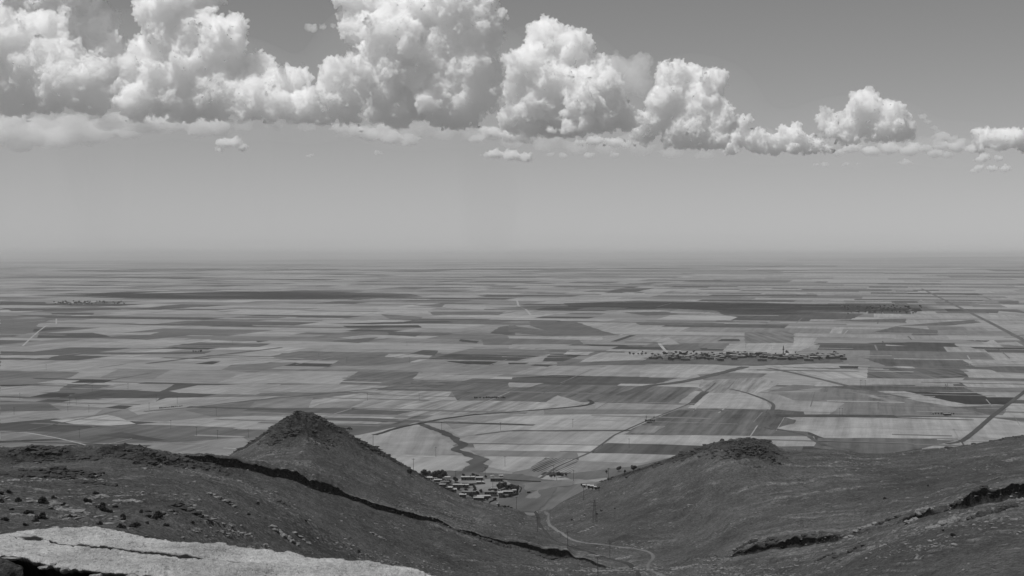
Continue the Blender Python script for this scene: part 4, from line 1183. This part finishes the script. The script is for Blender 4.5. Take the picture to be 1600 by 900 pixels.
make_cloud('broad heaped cloud at the left edge with a dark flat base', [
    (20,120,60),(90,110,55),(140,150,35),(60,60,45),(-20,105,36),(110,130,42,-30),(30,165,25),(-5,45,40),(165,120,28,-40),(10,70,26,-50),(42,112,24,-48),(2,130,24,-42),(75,85,20,-45),(40,60,20,-40),(60,140,20,-36)], 178, seed=11, group=GC)
make_cloud('tall pale cloud mass running out of the top left corner', [
    (60,30,60,60),(118,25,46,60),(20,-25,50,40),(150,75,32,60),(90,-30,60,50),(178,125,28,60)], 190, seed=12, group=GC, sigma=0.03)
make_cloud('huge cloud sloping down to the right from the top edge, left of the biggest tower', [
    (258,15,44),(240,85,36),(290,-20,50),(300,60,50),(350,70,42),(300,120,55),(390,120,38),(340,150,40),(420,130,30),
    (455,125,26),(250,140,45),(220,165,30,-30),(400,160,34,-40),(440,170,28,-40),(480,165,28,-30),(290,170,28),(208,110,22),(330,90,22,-40),(290,110,20,-46),(350,130,20,-38),(260,60,20,-36),(320,165,18,-40),(250,120,20,-36),(385,135,18,-30)], 192, seed=13, group=GC)
make_cloud('round cloud heads joining the left foot of the biggest tower', [
    (525,115,24),(500,165,30),(540,150,32),(560,110,30),(470,170,24),(545,178,20),(515,135,22)], 194, seed=14, group=GC)
make_cloud('biggest cloud tower, cut off by the top edge of the sky', [
    (640,20,75),(722,10,54,-15),(600,90,50),(560,40,35,20),(660,110,60),(745,50,40,-28),(738,110,42,-26),(752,150,30,-22),(610,60,45,-30),
    (690,150,50),(620,150,50,20),(720,170,38),(700,70,34,-22),(733,52,22,-52),(550,-10,30,20),(775,120,14),(640,60,26,-50),(680,100,26,-26),(742,92,24,-42),(700,135,22,-28),(650,125,24,-30),(745,150,20,-36),(610,110,22,-45),(600,150,20,-40),(670,165,20,-45),(760,60,18,-40),(766,28,20,-25),(770,75,16,-22),(772,108,14,-16),(768,150,13,-16),(755,5,24,-30),(745,120,18,-40),(625,175,16,-38),(720,165,18,-36)], 199, seed=15, group=GC)
make_cloud('twin peaked cloud tower right of the biggest one', [
    (850,62,32),(825,105,36),(900,75,30),(925,110,26),(790,95,12),(860,130,42),(910,140,40,-25),(940,135,28,-30),(835,175,36),(880,180,40),
    (950,175,34),(800,185,24),(800,145,20),(980,190,22),(905,165,30,-80)], 214, seed=16, group=GC)
make_cloud('small bright low cloud in front of the foot of the twin peaked tower', [
    (890,198,15),(915,198,17),(860,203,8),(935,203,10)], 207, seed=17, group=GC, dsc=.8)
make_cloud('square shouldered cloud tower right of the twin peaked one', [
    (1050,118,27),(1080,125,26),(1115,125,22),(1040,155,30),(1095,165,36),(1120,190,28),(1070,200,38),(1110,215,26),(1020,185,22),(1010,205,20),(1100,140,16,-22),(1075,165,18,-25),(1085,205,20,-28),(1050,165,16,-20)], 233, seed=18, group=GC)
make_cloud('small bright wisp lying across the foot of the square shouldered tower', [
    (1060,200,9),(1045,206,8),(1080,204,8)], 210, seed=19, group=GC, dsc=.7)
make_cloud('low ragged bank trailing right from the square shouldered tower', [
    (1155,205,20),(1140,225,18),(1180,220,22),(1210,228,18),(1160,192,12),(1240,222,22),(1270,230,18),(1245,200,9),(1290,235,10),(1225,212,14)], 240, seed=20, group=GC, sigma=0.03)
make_cloud('smaller cloud tower with a dark base on the right half of the sky', [
    (1347,165,23),(1345,190,26),(1385,180,24),(1410,200,22),(1375,205,24),(1330,205,20),(1400,190,18,-20),(1357,155,16)], 222, seed=21, group=GC)
make_cloud('pale puffs against the left side of the smaller tower', [
    (1290,182,13),(1312,190,14),(1300,205,16),(1318,215,14),(1285,195,9)], 235, seed=22, group=GC, sigma=0.02)
make_cloud('heaped cloud at the right edge with a flat grey base', [
    (1540,215,17),(1565,212,15),(1585,215,16),(1610,222,18),(1530,226,12),(1560,225,16),(1650,220,22)], 236, seed=23, group=GC)
LB = [
 ('low cloud bank below the dark base at the left edge', [(10,200,22),(60,205,24),(110,200,22),(150,205,20),(180,190,18),(100,215,18),(30,225,15),(-40,210,30)], 238, .005),
 ('thin low bank below the sloping cloud, with a bright right end', [(230,195,16),(270,190,16),(320,200,16),(340,198,14),(200,205,14),(345,208,8)], 216, .008),
 ('little lone cloud below the left bank of clouds', [(350,224,9),(365,222,9),(378,230,7),(343,232,5)], 237, .02),
 ('thin strip of cloud along the foot of the left clouds', [(380,189,6),(420,190,7),(460,190,7),(500,190,7),(360,189,5)], 193, .012),
 ('low pale cloud below the left half of the biggest tower', [(580,210,12),(610,214,12),(640,218,10),(560,205,10),(600,200,8),(530,200,8)], 228, .012),
 ('low pale cloud below the right foot of the biggest tower', [(770,208,12),(800,212,12),(820,218,8),(745,216,8),(815,205,8)], 224, .02),
 ('lowest small cloud under the gap between the two largest towers', [(775,240,8),(800,243,9),(820,246,8),(762,243,6)], 254, .02),
 ('low pale cloud under the twin peaked tower', [(930,220,9),(960,222,9),(905,222,6),(980,226,6)], 234, .02),
 ('faint lowest streak under the twin peaked tower', [(880,243,5),(920,243,6),(960,242,5),(860,241,4)], 249, .012),
 ('low bank under the smaller tower on the right', [(1330,232,9),(1360,236,9),(1390,232,10),(1420,236,9),(1460,240,8),(1310,238,6),(1430,230,8),(1480,243,6)], 247, .015),
 ('faint low streak under the right bank of clouds', [(1290,257,4),(1320,257,4),(1275,257,3),(1340,256,3)], 260, .02),
 ('tiny cloud under the right bank, beside the faint streak', [(1417,253,5),(1408,254,3),(1425,255,3)], 257, .015),
 ('small flat cloud just under the cloud at the right edge', [(1540,245,7),(1560,248,5),(1530,249,5)], 253, .02),
 ('lowest flat cloud in the right corner of the sky', [(1530,263,6),(1550,264,5),(1570,264,6),(1520,267,4)], 270, .02),
 ('ragged wisp drifting between the smaller tower and the right edge', [(1443,182,5),(1450,190,4),(1458,200,4),(1465,205,4)], 211, .012),
 ('low pale cloud filling the gap before the right edge', [(1470,228,8),(1495,230,9),(1520,232,8),(1445,232,7),(1500,222,6)], 240, .015),
 ('thin puffs trailing right of the smaller tower', [(1475,213,8),(1488,218,6),(1466,221,6)], 225, .012),
 ('tiny lens shaped cloud in clear sky above the plain', [(487,242,3),(480,243,2),(495,243,2)], 245, .02),
 ('tiny round cloud below the biggest tower', [(590,238,4),(597,240,3)], 242, .012),
]
for n, (lab, bl, by, sg) in enumerate(LB):
    make_cloud(lab, bl, by, sigma=sg, vox=22, seed=40 + n, kids=9, gk=5, group='low clouds under the towers', flat=.25, dsc=.55, sx=1.9)
make_cloud('torn wisp floating alone in clear sky left of the biggest tower', [(488,43,8),(482,40,5),(505,42,5),(520,40,4)], 195, sigma=.01, vox=14, seed=70, kids=8, gk=5, flat=1, zb=CAM_Z+2200, dsc=.5, sx=1.5)

make_cloud('pale ragged scud along the dark base of the left clouds', [(20,190,14),(70,188,14),(120,190,13),(170,194,14),(220,198,14),(260,200,12),(300,196,12),(340,196,11),(380,196,10),(430,196,9),(480,198,9)], 205, seed=91, sigma=.0035, kids=9, gk=5, flat=.5, dsc=.8, sx=2.2, vox=22, group=GC)
make_cloud('soft ragged scud under the biggest cloud tower', [(545,205,11),(590,205,12),(640,208,12),(690,210,12),(740,212,12),(720,200,12),(660,198,12)], 222, seed=92, sigma=.0035, kids=9, gk=5, flat=.5, dsc=.8, sx=2.2, vox=22, group=GC)
make_cloud('soft ragged scud under the two middle towers', [(800,222,11),(850,228,11),(900,230,12),(950,230,12),(1000,234,12),(1050,240,10),(1100,243,9),(860,215,12),(980,220,12)], 246, seed=93, sigma=.0035, kids=9, gk=5, flat=.5, dsc=.8, sx=2.2, vox=26, group=GC)
make_cloud('faint milky bank behind the right hand clouds', [(1180,215,16),(1230,220,16),(1290,222,14),(1340,228,12),(1400,228,12),(1450,225,12),(1500,225,12),(1550,228,12)], 246, seed=94, sigma=.0018, kids=9, gk=5, flat=.5, dsc=.8, sx=2.4, vox=30, group=GC)
make_cloud('thin grey veil between the twin peaked tower and the square shouldered one', [(960,105,22),(985,115,24),(1000,100,18),(975,130,22),(1000,135,20),(950,125,16)], 214, seed=90, sigma=.0035, kids=8, gk=4, flat=1, zb=CAM_Z + 2000, dsc=1.2, sx=1.3, group=GC)
def airlight(pts, D, sg, lab):  # thin volume added before the clouds to lighten their shaded sides
    t = NT('added_airlight'); pv = t.n('VolumeScatter', {'Color': (1, 1, 1, 1), 'Density': sg, 'Anisotropy': 0.0}); t.t.links.new(pv.outputs[0], t.out.inputs[1])
    k = D / FPX; V = []; F = []; v0, f0 = ico(4)
    for n, (x, y, rx, ry) in enumerate(pts):
        c = at(x, y, D); V.append(v0 * np.array([rx * k, rx * k * .5, ry * k]) + np.array(c[:])); F.append(f0 + n * len(v0))
    o = mesh_obj('airlight', np.vstack(V), np.vstack(F)); rm = o.modifiers.new('r', 'REMESH'); rm.mode = 'VOXEL'; rm.voxel_size = 45
    sm = o.modifiers.new('s', 'SMOOTH'); sm.factor = 1; sm.iterations = 30
    dg = bpy.context.evaluated_depsgraph_get(); dg.update(); me = bpy.data.meshes.new_from_object(o.evaluated_get(dg))
    o.modifiers.clear(); o.data = me; me.materials.clear(); me.materials.append(t.m); tag(o, lab, kind='stuff')
airlight([(20,110,150,110),(200,120,150,110),(350,140,140,90),(480,160,120,70),(640,110,170,130),(740,130,110,110)], 12500, .00022, 'added milky mist hanging round the tall left clouds')
airlight([(860,140,130,110),(960,170,110,80),(1080,170,120,90),(1200,215,120,45),(1340,205,130,60),(1480,225,110,40)], 15500, .00013, 'added milky mist hanging round the right hand clouds')
# clouds overhead, above the frame: they shade the dark bands of the plain
def overhead(x, y, Y0, wd, dp, lab, seed):
    g = gnd(x, y); H = 2300.0 + CAM_Z; ct = 1 / math.tan(R(SUN_EL))
    px_, py_ = g.x + H * ct * math.sin(R(SUN_AZ)), g.y + H * ct * math.cos(R(SUN_AZ))
    rng = random.Random(seed); sph = []
    for i in range(26):
        a, b = rng.uniform(-1, 1), rng.uniform(-1, 1)
        a = a * abs(a) ** .3; sph.append((Vector((px_ + a * wd * 1.25, py_ + b * dp * (1 - .5 * a * a), H + 60)), rng.uniform(70, 200)))
    V = []; F = []; O = Vector((px_, py_, H))
    for n, (c, r) in enumerate(sph):
        V.append(IV * np.array([r * 1.6, r, r * .7]) + np.array((c - O)[:])); F.append(IF + n * len(IV))
    V = np.vstack(V); F = np.vstack(F); V[V[:, 2] < 0, 2] *= .1
    o = mesh_obj('cloud', V, F); rm = o.modifiers.new('r', 'REMESH'); rm.mode = 'VOXEL'; rm.voxel_size = 30
    m = o.modifiers.new('d', 'DISPLACE'); m.texture = texture('CLOUDS', 120.0, noise_depth=2); m.strength = 90; m.mid_level = .5
    dg = bpy.context.evaluated_depsgraph_get(); dg.update(); me = bpy.data.meshes.new_from_object(o.evaluated_get(dg))
    o.modifiers.clear(); o.data = me; o.location = O; me.materials.clear(); me.materials.append(CLOUD_M[.008]); tag(o, lab, 'cloud')
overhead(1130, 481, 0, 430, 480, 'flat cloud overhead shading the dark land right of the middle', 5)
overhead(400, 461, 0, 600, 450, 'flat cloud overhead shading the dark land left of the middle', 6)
S.cycles.volume_bounces = 80
S.cycles.max_bounces = 80

# rain falling from the left clouds and evaporating
def rain(x, Dk, wd, lab):
    t = NT('rain_air'); pv = t.n('VolumeScatter', {'Color': (.45, .45, .45, 1), 'Density': .00013, 'Anisotropy': 0.0}); t.t.links.new(pv.outputs[0], t.out.inputs[1])
    n = 24; prof = [(1.0, 1750), (.97, 1300), (.9, 800), (.8, 420), (.75, 262)]; V = []
    c = at(x, 398, Dk * 1000.0)
    for s, z in prof:
        for i in range(n):
            a = i * 2 * math.pi / n; V.append((c.x + math.cos(a) * wd * s + (z - 1750) * .03, c.y + math.sin(a) * wd * 1.6 * s, z))
    F = [(k * n + i, (k + 1) * n + i, (k + 1) * n + (i + 1) % n, k * n + (i + 1) % n) for k in range(len(prof) - 1) for i in range(n)]
    F += [tuple(range(n))[::-1][::-1], tuple(range((len(prof) - 1) * n, len(prof) * n))[::-1]]
    tag(mesh_obj('rain_curtain', V, F, t.m), lab, kind='stuff')
rain(75, 17.0, 520, 'faint rain falling below the clouds at the left edge')
rain(160, 16.2, 380, 'faint rain shaft under the left cloud bank')
rain(395, 17.5, 260, 'thin faint rain shaft left of the biggest cloud')
rain(770, 18.0, 420, 'faint rain under the gap between the towers')

# ------------------------------------------------------------------ labels that would repeat: say which one, counted from the left
ORD = 'first second third fourth fifth sixth seventh eighth ninth tenth eleventh twelfth thirteenth fourteenth fifteenth sixteenth seventeenth eighteenth nineteenth twentieth'.split()
same = {}
for o in C.objects:
    if o.parent is None and o.get('category') and o.get('label'): same.setdefault(o['label'], []).append(o)
for lab, L in same.items():
    if 1 < len(L) <= 20:
        L.sort(key=lambda o: o.location.x / max(o.location.y, 1))
        for i, o in enumerate(L):
            w_ = ('left one' if i == 0 else 'right one') if len(L) == 2 else ('leftmost' if i == 0 else 'rightmost' if i == len(L) - 1 else ORD[i] + ' from left')
            o['label'] = ' '.join((lab.replace(',', '') + ', ' + w_).split()[:16])
